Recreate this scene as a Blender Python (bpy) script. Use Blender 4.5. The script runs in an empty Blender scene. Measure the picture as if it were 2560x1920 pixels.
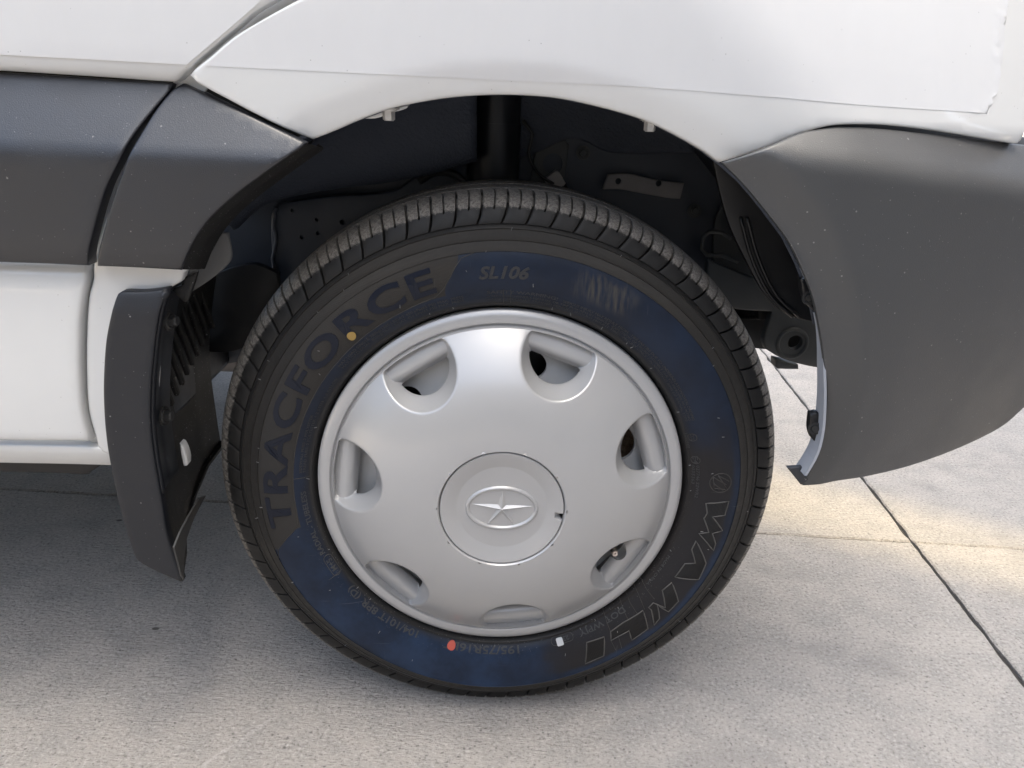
import bpy, bmesh, math, random
import numpy as np
from mathutils import Matrix, Vector
from mathutils.geometry import delaunay_2d_cdt

random.seed(7)
RNG = np.random.default_rng(7)
SC = bpy.context.scene
COL = SC.collection
PI = math.pi

# ------------------------------------------------------------------ camera
CAM_POS = np.array([-0.0300, -0.8338, 0.7602])
PITCH, YAW, ROLL, FPX = 0.3485, -0.0445, 0.0481, 1958.42      # focal length in pixels of the 2560 x 1920 photo
def cam_basis():
    f = np.array([-math.sin(YAW) * math.cos(PITCH), math.cos(YAW) * math.cos(PITCH), -math.sin(PITCH)])
    r = np.array([math.cos(YAW), math.sin(YAW), 0.0])
    u = np.cross(r, f)
    c, s = math.cos(ROLL), math.sin(ROLL)
    return f, c * r + s * u, -s * r + c * u
FWD, RIGHT, UP = cam_basis()
cam_data = bpy.data.cameras.new('camera')
cam = bpy.data.objects.new('camera', cam_data)
COL.objects.link(cam)
SC.camera = cam
cam_data.sensor_fit = 'HORIZONTAL'
cam_data.sensor_width = 36.0
cam_data.lens = FPX / 2560 * 36.0
cam_data.clip_start = 0.01
cam_data.clip_end = 1000
M = Matrix(((RIGHT[0], UP[0], -FWD[0], CAM_POS[0]), (RIGHT[1], UP[1], -FWD[1], CAM_POS[1]),
            (RIGHT[2], UP[2], -FWD[2], CAM_POS[2]), (0, 0, 0, 1)))
cam.matrix_world = M

# ------------------------------------------------------------------ light
SUN_DIR = Vector((0.86, -0.51, 3.0)).normalized()            # from the scene towards the sun
world = bpy.data.worlds.new('World')
SC.world = world
world.use_nodes = True
wn = world.node_tree.nodes
wl = world.node_tree.links
bg = wn['Background']
sky = wn.new('ShaderNodeTexSky')
sky.sky_type = 'NISHITA'
sky.sun_disc = False
sky.sun_elevation = math.asin(SUN_DIR.z)
sky.sun_rotation = math.atan2(SUN_DIR.x, SUN_DIR.y)
sky.air_density = 1.0
sky.dust_density = 10.0
sky.ozone_density = 1.0
wl.new(sky.outputs['Color'], bg.inputs['Color'])
bg.inputs['Strength'].default_value = 0.15
sun_data = bpy.data.lights.new('sun', 'SUN')
sun_data.energy = 2.0
sun_data.angle = math.radians(1.5)
sun_data.color = (1.0, 0.74, 0.36)
sun = bpy.data.objects.new('sun', sun_data)
COL.objects.link(sun)
sun.rotation_euler = SUN_DIR.to_track_quat('Z', 'Y').to_euler()
sun.location = (3, -2, 3)
SC.view_settings.view_transform = 'Standard'
SC.view_settings.look = 'None'
SC.view_settings.gamma = 1
SC.view_settings.use_curve_mapping = False
SC.view_settings.exposure = 1.90
SC.view_settings.use_white_balance = True                     # camera set for open shade
SC.view_settings.white_balance_temperature = 6150
SC.view_settings.white_balance_tint = 4
SC.render.engine = 'CYCLES'
SC.cycles.use_light_tree = False
SC.cycles.use_denoising = True
SC.cycles.use_adaptive_sampling = False
SC.cycles.max_bounces = 7
SC.cycles.diffuse_bounces = 4
SC.cycles.glossy_bounces = 3

# ------------------------------------------------------------------ materials
class MatB:
    def __init__(self, name):
        self.m = bpy.data.materials.new(name)
        self.m.use_nodes = True
        self.nt = self.m.node_tree
        self.p = self.nt.nodes['Principled BSDF']
    def n(self, t, ins=None, **props):
        nd = self.nt.nodes.new(t)
        for k, v in props.items():
            setattr(nd, k, v)
        for k, v in (ins or {}).items():
            self.set(nd.inputs[k], v)
        return nd
    def set(self, sock, v):
        if isinstance(v, bpy.types.NodeSocket):
            self.nt.links.new(v, sock)
        else:
            if isinstance(v, (tuple, list)) and len(v) == 3 and sock.type == 'RGBA':
                v = (*v, 1)
            sock.default_value = v
    def math(self, op, a, b=0.0, c=0.0, clamp=False):
        nd = self.nt.nodes.new('ShaderNodeMath')
        nd.operation = op
        nd.use_clamp = clamp
        self.set(nd.inputs[0], a)
        if op not in ('SINE', 'COSINE', 'ABSOLUTE', 'SQRT', 'FRACT', 'FLOOR'):
            self.set(nd.inputs[1], b)
        if op in ('MULTIPLY_ADD', 'SMOOTH_MAX', 'SMOOTH_MIN', 'COMPARE', 'WRAP'):
            self.set(nd.inputs[2], c)
        return nd.outputs[0]
    def ramp(self, v, lo, hi, a=0.0, b=1.0, smooth=True):
        nd = self.nt.nodes.new('ShaderNodeMapRange')
        if smooth:
            nd.interpolation_type = 'SMOOTHSTEP'
        nd.clamp = True
        for i, x in enumerate((v, lo, hi, a, b)):
            self.set(nd.inputs[i], x)
        return nd.outputs[0]
    def mix(self, f, a, b):
        nd = self.nt.nodes.new('ShaderNodeMix')
        nd.data_type = 'RGBA'
        self.set(nd.inputs[0], f)
        self.set(nd.inputs[6], a)
        self.set(nd.inputs[7], b)
        return nd.outputs[2]
    def coord(self, kind='Object'):
        return self.n('ShaderNodeTexCoord').outputs[kind]
    def mapping(self, v, scale=(1, 1, 1), rot=(0, 0, 0)):
        nd = self.n('ShaderNodeMapping', {'Vector': v})
        nd.inputs['Scale'].default_value = scale
        nd.inputs['Rotation'].default_value = rot
        return nd.outputs[0]
    def noise(self, v, scale, detail=3.0, rough=0.55, out='Fac', dist=0.0):
        nd = self.n('ShaderNodeTexNoise', {'Vector': v, 'Scale': scale, 'Detail': detail, 'Roughness': rough, 'Distortion': dist})
        return nd.outputs[0 if out == 'Fac' else 1]
    def bump(self, h, strength=0.3, dist=0.001, normal=None):
        nd = self.n('ShaderNodeBump', {'Height': h, 'Strength': strength, 'Distance': dist})
        if normal is not None:
            self.set(nd.inputs['Normal'], normal)
        return nd.outputs[0]
    def out(self, **kw):
        for k, v in kw.items():
            self.set(self.p.inputs[k.replace('_', ' ')], v)
        return self.m

def specks(b, co, scale, thr, soft=0.02, rare=0.96):
    """small irregular flecks: 1 inside a fleck"""
    v = b.n('ShaderNodeTexVoronoi', {'Vector': co, 'Scale': scale, 'Randomness': 1.0})
    d = v.outputs['Distance']
    keep = b.n('ShaderNodeSeparateColor', {'Color': v.outputs['Color']}).outputs[0]
    pick = b.ramp(keep, rare - 0.005, rare + 0.005)
    return b.math('MULTIPLY', b.ramp(d, thr + soft, thr, 0, 1), pick)

def m_white_paint():
    b = MatB('white_paint')
    co = b.coord()
    n1 = b.noise(co, 9, 3)
    col = b.mix(n1, (0.73, 0.735, 0.725), (0.68, 0.685, 0.675))
    sp = specks(b, co, 220, 0.10, 0.05)
    col = b.mix(b.math('MULTIPLY', sp, 0.5), col, (0.35, 0.34, 0.32))
    dust = b.noise(co, 45, 5)
    rough = b.ramp(dust, 0.35, 0.8, 0.30, 0.42)
    orange = b.noise(co, 260, 2)
    return b.out(Base_Color=col, Roughness=rough, Coat_Weight=1.0, Coat_Roughness=0.03, Coat_IOR=1.6,
                 Coat_Normal=b.bump(orange, 0.03, 0.001))
def m_film():
    b = MatB('protective_film')
    co = b.coord()
    w = b.noise(b.mapping(co, (6, 1, 2)), 8, 3)
    col = b.mix(w, (0.72, 0.725, 0.73), (0.69, 0.695, 0.70))
    sp = specks(b, co, 180, 0.08, 0.04)
    col = b.mix(b.math('MULTIPLY', sp, 0.6), col, (0.3, 0.3, 0.3))
    return b.out(Base_Color=col, Roughness=0.24, Specular_IOR_Level=0.55,
                 Normal=b.bump(b.noise(b.mapping(co, (3, 1, 1.5)), 8, 2), 0.05, 0.002))
def m_trim(name, base, rough, dusty=0.5, rare=0.96, spec=1.0):
    b = MatB(name)
    co = b.coord()
    g = b.noise(co, 1000, 2, 0.5)
    big = b.noise(co, 14, 4)
    col = b.mix(big, base, tuple(c * 1.25 for c in base))
    sp = b.math('MAXIMUM', specks(b, co, 150, 0.10, 0.06), b.math('MULTIPLY', specks(b, co, 420, 0.16, 0.08, rare), 0.7))
    st = specks(b, b.mapping(co, (1.0, 1, 0.22), (0, 0.6, 0)), 90, 0.07, 0.05)
    col = b.mix(b.math('MULTIPLY', b.math('MAXIMUM', sp, st), dusty), col, (0.33, 0.32, 0.31))
    return b.out(Base_Color=col, Roughness=b.ramp(big, 0.3, 0.7, rough - 0.05, rough + 0.06),
                 Specular_IOR_Level=spec, Normal=b.bump(g, 0.35, 0.0006))
def m_plain(name, base, rough, metal=0.0, grain=200, bump=0.1, var=0.25, coat=0.0):
    b = MatB(name)
    co = b.coord()
    n1 = b.noise(co, grain * 0.12, 4)
    col = b.mix(n1, tuple(c * (1 - var) for c in base), tuple(min(1, c * (1 + var)) for c in base))
    return b.out(Base_Color=col, Roughness=b.ramp(n1, 0.3, 0.7, max(0.02, rough - 0.06), rough + 0.08), Metallic=metal,
                 Coat_Weight=coat, Coat_Roughness=0.1, Normal=b.bump(b.noise(co, grain, 3), bump, 0.001))
def m_undercoat():
    b = MatB('undercoating')
    co = b.coord()
    n1 = b.noise(b.mapping(co, (1, 1, 1.4)), 210, 4, 0.6)
    n2 = b.noise(co, 12, 3)
    col = b.mix(n2, (0.030, 0.037, 0.055), (0.052, 0.061, 0.082))
    return b.out(Base_Color=col, Roughness=0.62, Normal=b.bump(n1, 0.8, 0.003))
def m_silver(name='silver_paint', rough=0.30, base=(0.43, 0.43, 0.432), coat=0.45):
    b = MatB(name)
    co = b.coord()
    sm = b.noise(co, 22, 4)
    col = b.mix(sm, tuple(c * 0.97 for c in base), tuple(min(1, c * 1.03) for c in base))
    r = b.ramp(sm, 0.35, 0.75, rough + 0.02, rough + 0.07)
    return b.out(Base_Color=col, Metallic=0.26, Roughness=r, Coat_Weight=coat, Coat_Roughness=0.12)
def m_steel_rim():
    b = MatB('rim_steel')
    co = b.coord()
    n1 = b.noise(co, 60, 5)
    col = b.mix(n1, (0.62, 0.63, 0.63), (0.72, 0.72, 0.72))
    return b.out(Base_Color=col, Metallic=0.15, Roughness=0.5, Normal=b.bump(b.noise(co, 900, 2), 0.15, 0.0005))
def m_rust():
    b = MatB('rusty_iron')
    co = b.coord()
    n1 = b.noise(co, 160, 5, 0.65)
    n2 = b.noise(co, 600, 3)
    col = b.mix(b.ramp(n1, 0.35, 0.65), (0.42, 0.30, 0.20), (0.25, 0.17, 0.11))
    col = b.mix(b.ramp(n2, 0.55, 0.7), col, (0.52, 0.42, 0.30))
    return b.out(Base_Color=col, Roughness=0.85, Normal=b.bump(n1, 0.6, 0.002))

def tyre_polar(b):
    co = b.coord('Object')
    s = b.n('ShaderNodeSeparateXYZ', {'Vector': co})
    x, y, z = s.outputs
    r = b.math('SQRT', b.math('ADD', b.math('MULTIPLY', x, x), b.math('MULTIPLY', z, z)))
    th = b.math('ARCTAN2', x, z)
    return co, x, y, z, r, th
# ribbed name panel on the sidewall: spans clockwise angles A0..A1 and radii above RI
RIB_A0, RIB_A1, RIB_RI, BAND_R = math.radians(-105.5), math.radians(-14.2), 0.2415, 0.2818
def m_sidewall():
    b = MatB('tyre_rubber')
    co, x, y, z, r, th = tyre_polar(b)
    # panel ends slant: shift the angle with radius
    sh = b.ramp(r, 0.243, 0.281, 0.0, 1.0)
    a0 = b.math('MULTIPLY_ADD', sh, -0.085, RIB_A0 + 0.04)
    a1 = b.math('MULTIPLY_ADD', sh, 0.085, RIB_A1 - 0.04)
    inpan = b.math('MULTIPLY', b.math('MULTIPLY', b.math('GREATER_THAN', th, a0), b.math('LESS_THAN', th, a1)),
                   b.math('GREATER_THAN', r, RIB_RI))
    outer = b.math('MULTIPLY', b.math('GREATER_THAN', r, BAND_R), b.math('LESS_THAN', r, 0.3035))
    rib = b.math('MAXIMUM', inpan, outer)
    side = b.math('LESS_THAN', r, 0.3035)
    wave = b.math('SINE', b.math('MULTIPLY', th, 1500.0))
    ribh = b.math('MULTIPLY', wave, rib)
    mott = b.ramp(b.noise(co, 15, 6, 0.65), 0.30, 0.70)
    fine = b.noise(co, 130, 4)
    # thin blue wash on the smooth band
    low = b.ramp(z, -0.32, 0.10, 1.0, 0.35)                     # bluer low on the tyre, darker towards the top
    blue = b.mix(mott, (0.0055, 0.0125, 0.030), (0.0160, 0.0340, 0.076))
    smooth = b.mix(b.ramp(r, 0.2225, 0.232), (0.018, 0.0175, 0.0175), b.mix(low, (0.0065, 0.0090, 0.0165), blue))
    # the wash has worn off in a broad patch on the right, under the maker's name
    tw = b.math('ADD', th, b.math('MULTIPLY', b.math('SUBTRACT', b.noise(co, 14, 3), 0.5), 0.5))
    worn_off = b.math('MULTIPLY', b.ramp(tw, 1.15, 1.45), b.ramp(tw, 2.95, 2.70))
    rw = b.math('ADD', r, b.math('MULTIPLY', b.math('SUBTRACT', b.noise(co, 22, 4), 0.5), 0.012))
    worn_off = b.math('MULTIPLY', worn_off, b.ramp(rw, 0.277, 0.270))
    smooth = b.mix(b.math('MULTIPLY', worn_off, 0.9), smooth, (0.015, 0.0135, 0.0135))
    ribc = b.mix(fine, (0.030, 0.0275, 0.0245), (0.054, 0.049, 0.043))
    ribc = b.mix(b.ramp(wave, -0.2, 0.8), (0.018, 0.017, 0.016), ribc)
    col = b.mix(rib, smooth, ribc)
    # dusty scrape on the upper right of the smooth band
    dt = b.math('MULTIPLY', b.ramp(b.math('ABSOLUTE', b.math('SUBTRACT', th, 0.40)), 0.07, 0.17, 1, 0),
                b.ramp(b.math('ABSOLUTE', b.math('SUBTRACT', r, 0.262)), 0.008, 0.02, 1, 0))
    strk = b.noise(b.mapping(co, (1, 1, 0.12)), 260, 3)
    dt = b.math('MULTIPLY', dt, b.ramp(strk, 0.35, 0.7))
    col = b.mix(b.math('MULTIPLY', dt, 0.55), col, (0.085, 0.075, 0.055))
    # grit and fine salt-like specks near the rim on the lower left
    gr = b.math('MULTIPLY', specks(b, co, 900, 0.3, 0.1), b.ramp(r, 0.247, 0.222))
    gr = b.math('MULTIPLY', gr, b.ramp(z, 0.0, -0.15, 0.15, 1.0))
    col = b.mix(b.math('MULTIPLY', gr, 0.8), col, (0.22, 0.21, 0.20))
    # hairline scratches and pale smears
    sc1 = b.noise(b.mapping(co, (2, 1, 60), (0, 0.5, 0)), 5, 3)
    sc2 = b.noise(b.mapping(co, (70, 1, 3), (0, 0.15, 0)), 5, 3)
    scr = b.math('MAXIMUM', b.ramp(sc1, 0.70, 0.74), b.ramp(sc2, 0.71, 0.75))
    col = b.mix(b.math('MULTIPLY', b.math('MULTIPLY', scr, side), 0.16), col, (0.20, 0.20, 0.21))
    # buffer ring and tread: worn grey on the crown
    tread = b.math('GREATER_THAN', r, 0.3035)
    tcol = b.mix(fine, (0.0100, 0.0096, 0.0092), (0.0190, 0.0182, 0.0174))
    worn = b.math('ADD', r, b.math('MULTIPLY', b.math('SUBTRACT', b.noise(co, 85, 5, 0.7), 0.5), 0.018))
    wcol = b.mix(b.ramp(b.noise(co, 420, 4, 0.7), 0.35, 0.65), (0.080, 0.073, 0.064), (0.225, 0.207, 0.184))
    tcol = b.mix(b.ramp(worn, 0.3235, 0.3265), tcol, wcol)
    col = b.mix(tread, col, tcol)
    rough = b.ramp(fine, 0.3, 0.75, 0.36, 0.50)
    rough = b.math('ADD', rough, b.math('MULTIPLY', rib, 0.14))
    rough = b.math('ADD', rough, b.math('MULTIPLY', tread, 0.14))
    h = b.math('ADD', b.math('MULTIPLY', ribh, 0.5), b.math('MULTIPLY', fine, 0.12))
    h = b.math('ADD', h, b.math('MULTIPLY', b.math('MULTIPLY', b.noise(co, 500, 4, 0.7), tread), 0.35))
    return b.out(Base_Color=col, Roughness=rough, Specular_IOR_Level=0.30, Normal=b.bump(h, 0.45, 0.0008))
def m_letter(name, base, rough=0.42, hatch=False):
    b = MatB(name)
    co, x, y, z, r, th = tyre_polar(b)
    n1 = b.noise(co, 60, 4)
    col = b.mix(n1, base, tuple(c * 1.6 for c in base))
    nrm = b.noise(co, 500, 2)
    st = 0.1
    if hatch:
        wv = b.math('SINE', b.math('MULTIPLY', b.math('ADD', th, b.math('MULTIPLY', r, 2.0)), 900.0))
        col = b.mix(b.ramp(wv, -0.2, 0.6), tuple(c * 0.45 for c in base), col)
        nrm, st = wv, 0.5
    return b.out(Base_Color=col, Roughness=rough, Specular_IOR_Level=0.28, Normal=b.bump(nrm, st, 0.0006))

def m_concrete():
    b = MatB('concrete')
    co = b.coord('Object')
    big = b.noise(co, 2.2, 4)
    mid = b.noise(co, 16, 5, 0.6)
    streak = b.noise(b.mapping(co, (1.0, 3.2, 1), (0, 0, 0.45)), 70, 4, 0.65)
    fine = b.noise(co, 190, 5, 0.75)
    sand = b.noise(co, 900, 2, 0.5)
    col = b.mix(b.ramp(big, 0.3, 0.7), (0.462, 0.428, 0.396), (0.512, 0.477, 0.442))
    col = b.mix(b.ramp(mid, 0.35, 0.7, 0, 0.6), col, (0.355, 0.340, 0.324))
    col = b.mix(b.ramp(fine, 0.52, 0.64, 0, 0.9), col, (0.60, 0.572, 0.54))
    col = b.mix(b.ramp(fine, 0.47, 0.36, 0, 0.9), col, (0.25, 0.235, 0.218))
    col = b.mix(b.ramp(streak, 0.60, 0.72, 0, 0.42), col, (0.21, 0.20, 0.19))
    stain = b.ramp(b.noise(b.mapping(co, (1, 1.7, 1), (0, 0, 0.3)), 4.5, 6, 0.62), 0.52, 0.68)
    col = b.mix(b.math('MULTIPLY', stain, 0.34), col, (0.27, 0.255, 0.245))
    pit = specks(b, co, 150, 0.16, 0.14, 0.88)
    col = b.mix(b.math('MULTIPLY', pit, 0.6), col, (0.11, 0.105, 0.10))
    spot = specks(b, b.mapping(co, (1, 1.6, 1), (0, 0, 0.4)), 11, 0.045, 0.03)
    col = b.mix(b.math('MULTIPLY', spot, 0.8), col, (0.06, 0.055, 0.05))
    wsp = specks(b, b.mapping(co, (1, 1, 1), (0, 0, 1.1)), 140, 0.12, 0.06)
    col = b.mix(b.math('MULTIPLY', wsp, 0.7), col, (0.62, 0.60, 0.58))
    # pale scrape marks (distance to two segments)
    s = b.n('ShaderNodeSeparateXYZ', {'Vector': co})
    X, Y, _ = s.outputs
    for (x0, y0, x1, y1, w) in ((-0.352, -0.115, -0.262, -0.004, 0.0022), (-0.62, -0.03, -0.30, 0.075, 0.0012), (-0.33, -0.12, -0.29, -0.07, 0.0012)):
        L = math.hypot(x1 - x0, y1 - y0)
        ux, uy = (x1 - x0) / L, (y1 - y0) / L
        t = b.math('ADD', b.math('MULTIPLY', b.math('SUBTRACT', X, x0), ux), b.math('MULTIPLY', b.math('SUBTRACT', Y, y0), uy))
        n = b.math('ADD', b.math('MULTIPLY', b.math('SUBTRACT', X, x0), -uy), b.math('MULTIPLY', b.math('SUBTRACT', Y, y0), ux))
        n = b.math('ABSOLUTE', b.math('ADD', n, b.math('MULTIPLY', b.math('SUBTRACT', b.noise(co, 40, 2), 0.5), 0.004)))
        mk = b.math('MULTIPLY', b.ramp(n, w * 1.6, w * 0.4, 0, 1), b.math('MULTIPLY', b.ramp(t, 0, 0.02), b.ramp(t, L, L - 0.04, 0, 1)))
        mk = b.math('MULTIPLY', mk, b.ramp(fine, 0.36, 0.55))
        col = b.mix(b.math('MULTIPLY', mk, 0.55), col, (0.62, 0.59, 0.57))
    h = b.math('ADD', b.math('MULTIPLY', fine, 0.6), b.math('ADD', b.math('MULTIPLY', streak, 0.8), b.math('MULTIPLY', sand, 0.3)))
    return b.out(Base_Color=col, Roughness=0.86, Specular_IOR_Level=0.3, Normal=b.bump(h, 1.0, 0.0065))

MAT = dict(
    paint=m_white_paint(), film=m_film(),
    trim=m_trim('black_trim_plastic', (0.0048, 0.0062, 0.0108), 0.42, 0.5, 0.96, 0.95),
    bumper=m_trim('sunlit_trim_plastic', (0.042, 0.0432, 0.0448), 0.42, 0.65),  # same plastic as the trim, lightened to stand in for sunlight
    flap=m_trim('black_flap_rubber', (0.0050, 0.0064, 0.0105), 0.46, 0.5, 0.96, 0.62),
    flapdust=m_trim('dusty_flap_rubber', (0.0065, 0.0063, 0.0062), 0.60, 0.9, 0.82, 0.5),
    undercoat=m_undercoat(),
    apron=m_plain('apron_paint', (0.052, 0.060, 0.078), 0.45),
    black=m_plain('black_metal', (0.006, 0.006, 0.007), 0.42),
    strut=m_plain('black_tube', (0.010, 0.011, 0.014), 0.35),
    beam=m_plain('frame_paint', (0.070, 0.073, 0.073), 0.5),
    bracket=m_plain('bracket_steel', (0.24, 0.225, 0.22), 0.5),
    greyflange=m_plain('inner_panel_grey', (0.15, 0.15, 0.148), 0.6, bump=0.4),
    lightgrey=m_plain('light_grey_plastic', (0.36, 0.38, 0.42), 0.5, var=0.08),
    bolt=m_plain('bolt_steel', (0.55, 0.54, 0.52), 0.4, metal=0.6, var=0.1),
    bolt_dark=m_plain('dark_bolt', (0.055, 0.055, 0.055), 0.42, metal=0.3),
    connector=m_plain('connector_plastic', (0.40, 0.38, 0.37), 0.5, var=0.08),
    brass=m_plain('valve_nickel', (0.62, 0.55, 0.50), 0.25, metal=1.0, var=0.08),
    rubber=m_plain('plain_rubber', (0.016, 0.016, 0.016), 0.45),
    yellow=m_plain('yellow_paint_dot', (0.30, 0.20, 0.055), 0.6),
    red=m_plain('red_paint_dot', (0.48, 0.085, 0.055), 0.5, var=0.12),
    sticker=m_plain('white_sticker', (0.55, 0.56, 0.57), 0.6, var=0.1),
    nub=m_plain('rubber_nub', (0.20, 0.20, 0.20), 0.45),
    outline=m_plain('letter_edge_rubber', (0.075, 0.072, 0.068), 0.5),
    ridge=m_plain('moulded_ridge', (0.040, 0.037, 0.034), 0.45),
    silver=m_silver(), steel=m_steel_rim(), rust=m_rust(),
    tyre=m_sidewall(),
    letter=m_letter('letter_rubber', (0.0040, 0.0062, 0.0135), 0.32),
    smallprint=m_letter('small_print_rubber', (0.040, 0.040, 0.041), 0.45),
    code=m_letter('code_rubber', (0.028, 0.028, 0.030), 0.42),
    hatch=m_letter('hatched_letter_rubber', (0.012, 0.0115, 0.0115), 0.45, True),
    concrete=m_concrete(),
    skyblocker=m_plain('blocker_grey', (0.26, 0.26, 0.25), 0.85, grain=40, bump=0.4),
    joint=m_plain('joint_filler', (0.035, 0.032, 0.030), 0.9, grain=600, bump=0.6),
)

# ------------------------------------------------------------------ object helpers
def link(name, me, mat, parent=None, smooth=True, loc=None):
    o = bpy.data.objects.new(name, me)
    COL.objects.link(o)
    if mat is not None and not me.materials:
        me.materials.append(MAT[mat])
    if smooth:
        me.shade_smooth()
    if parent is not None:
        o.parent = parent
    if loc is not None:
        o.location = loc
    return o
def mesh(name, vs, fs):
    me = bpy.data.meshes.new(name)
    me.from_pydata([tuple(map(float, v)) for v in vs], [], fs)
    me.update()
    return me
def bm_obj(name, bm, mat, parent=None, smooth=False, auto=None):
    bmesh.ops.recalc_face_normals(bm, faces=bm.faces[:])
    me = bpy.data.meshes.new(name)
    bm.to_mesh(me)
    bm.free()
    o = link(name, me, mat, parent, smooth)
    if auto is not None:
        me.shade_smooth()
        me.set_sharp_from_angle(angle=math.radians(auto))
    return o
def bm_box(bm, c, half, rot=None, bevel=0.0):
    r = bmesh.ops.create_cube(bm, size=1.0)
    m = Matrix.Translation(Vector(c)) @ (rot.to_4x4() if rot is not None else Matrix.Identity(4)) @ Matrix.Diagonal((half[0] * 2, half[1] * 2, half[2] * 2, 1))
    bmesh.ops.transform(bm, matrix=m, verts=r['verts'])
    if bevel:
        es = list({e for v in r['verts'] for e in v.link_edges})
        bmesh.ops.bevel(bm, geom=es, offset=bevel, segments=2, affect='EDGES', profile=0.5)
def bm_cyl(bm, p0, p1, r0, r1=None, seg=24, caps=True):
    p0, p1 = Vector(p0), Vector(p1)
    d = p1 - p0
    m = Matrix.Translation((p0 + p1) / 2) @ d.to_track_quat('Z', 'Y').to_matrix().to_4x4()
    bmesh.ops.create_cone(bm, cap_ends=caps, segments=seg, radius1=r0, radius2=r0 if r1 is None else r1, depth=d.length, matrix=m)
def tube_mesh(name, pts, rad, seg=6, closed=False):
    pts = [Vector(p) for p in pts]
    n = len(pts)
    vs, fs = [], []
    for i, p in enumerate(pts):
        a = pts[(i - 1) % n] if (closed or i > 0) else p
        c = pts[(i + 1) % n] if (closed or i < n - 1) else p
        t = (c - a).normalized()
        side = t.cross(Vector((0, 1, 0)))
        if side.length < 1e-3:
            side = t.cross(Vector((1, 0, 0)))
        side.normalize()
        up = side.cross(t)
        for k in range(seg):
            w = 2 * PI * k / seg
            vs.append(p + side * math.cos(w) * rad + up * math.sin(w) * rad)
    for i in range(n if closed else n - 1):
        j = (i + 1) % n
        for k in range(seg):
            l = (k + 1) % seg
            fs.append((i * seg + k, i * seg + l, j * seg + l, j * seg + k))
    if not closed:
        fs.append(tuple(range(seg))[::-1])
        fs.append(tuple((n - 1) * seg + k for k in range(seg)))
    return mesh(name, vs, fs)

# ------------------------------------------------------------------ photo measurements -> place
S_D = 2560 / 2212
def d(*p):  return [(x * S_D, y * S_D) for x, y in p]
def crop(ox, oy, k):
    return lambda *p: [(ox + x * k, oy + y * k) for x, y in p]
c1 = crop(0, 0, 860 / 2038)
c2 = crop(600, 200, 860 / 2038)
c3 = crop(1300, 200, 860 / 2038)
c4 = crop(1700, 200, 860 / 2038)
c5 = crop(0, 640, 860 / 1659)
c7 = crop(1600, 900, 960 / 1991)
c9 = crop(1700, 0, 860 / 2212)
def ray(px):
    px = np.asarray(px, float).reshape(-1, 2)
    return FWD + ((px[:, :1] - 1280) / FPX) * RIGHT - ((px[:, 1:2] - 960) / FPX) * UP
def on_axis(px, ax, val):
    """points of the sight lines on the plane  axis ax = val  (val may be one value per point)"""
    dr = ray(px)
    t = (np.asarray(val) - CAM_POS[ax]) / dr[:, ax]
    return CAM_POS + dr * t[:, None]
def on_surface(px, S):
    """first meeting of each sight line with the surface y = S(x, z)"""
    dr = ray(px)
    Y = np.linspace(-0.16, 0.60, 381)
    prev = None
    res = np.zeros((len(dr), 2))
    done = np.zeros(len(dr), bool)
    for y in Y:
        t = (y - CAM_POS[1]) / dr[:, 1]
        X = CAM_POS + dr * t[:, None]
        g = y - S(X[:, 0], X[:, 2])
        if prev is not None:
            hit = (~done) & (prev[0] < 0) & (g >= 0)
            k = np.where(hit, prev[0] / (prev[0] - g + 1e-15), 0)[:, None]
            Q = prev[1] + (X - prev[1]) * k
            res[hit] = Q[hit][:, [0, 2]]
            done |= hit
        prev = (g, X)
    res[~done] = prev[1][~done][:, [0, 2]]
    return res

def seg_dist(P, poly, closed=True):
    P = np.asarray(P, float)
    A = np.asarray(poly, float)
    B = np.roll(A, -1, 0) if closed else A[1:]
    if not closed:
        A = A[:-1]
    best = np.full(len(P), 1e9)
    for a, b_ in zip(A, B):
        ab = b_ - a
        L = ab @ ab
        t = np.clip(((P - a) @ ab) / max(L, 1e-18), 0, 1)
        q = a + t[:, None] * ab
        best = np.minimum(best, np.hypot(P[:, 0] - q[:, 0], P[:, 1] - q[:, 1]))
    return best
def inside(P, poly):
    P = np.asarray(P, float)
    A = np.asarray(poly, float)
    B = np.roll(A, -1, 0)
    c = np.zeros(len(P), bool)
    for (x0, y0), (x1, y1) in zip(A, B):
        if y0 == y1:
            continue
        hit = ((y0 > P[:, 1]) != (y1 > P[:, 1])) & (P[:, 0] < (x1 - x0) * (P[:, 1] - y0) / (y1 - y0) + x0)
        c ^= hit
    return c
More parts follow.
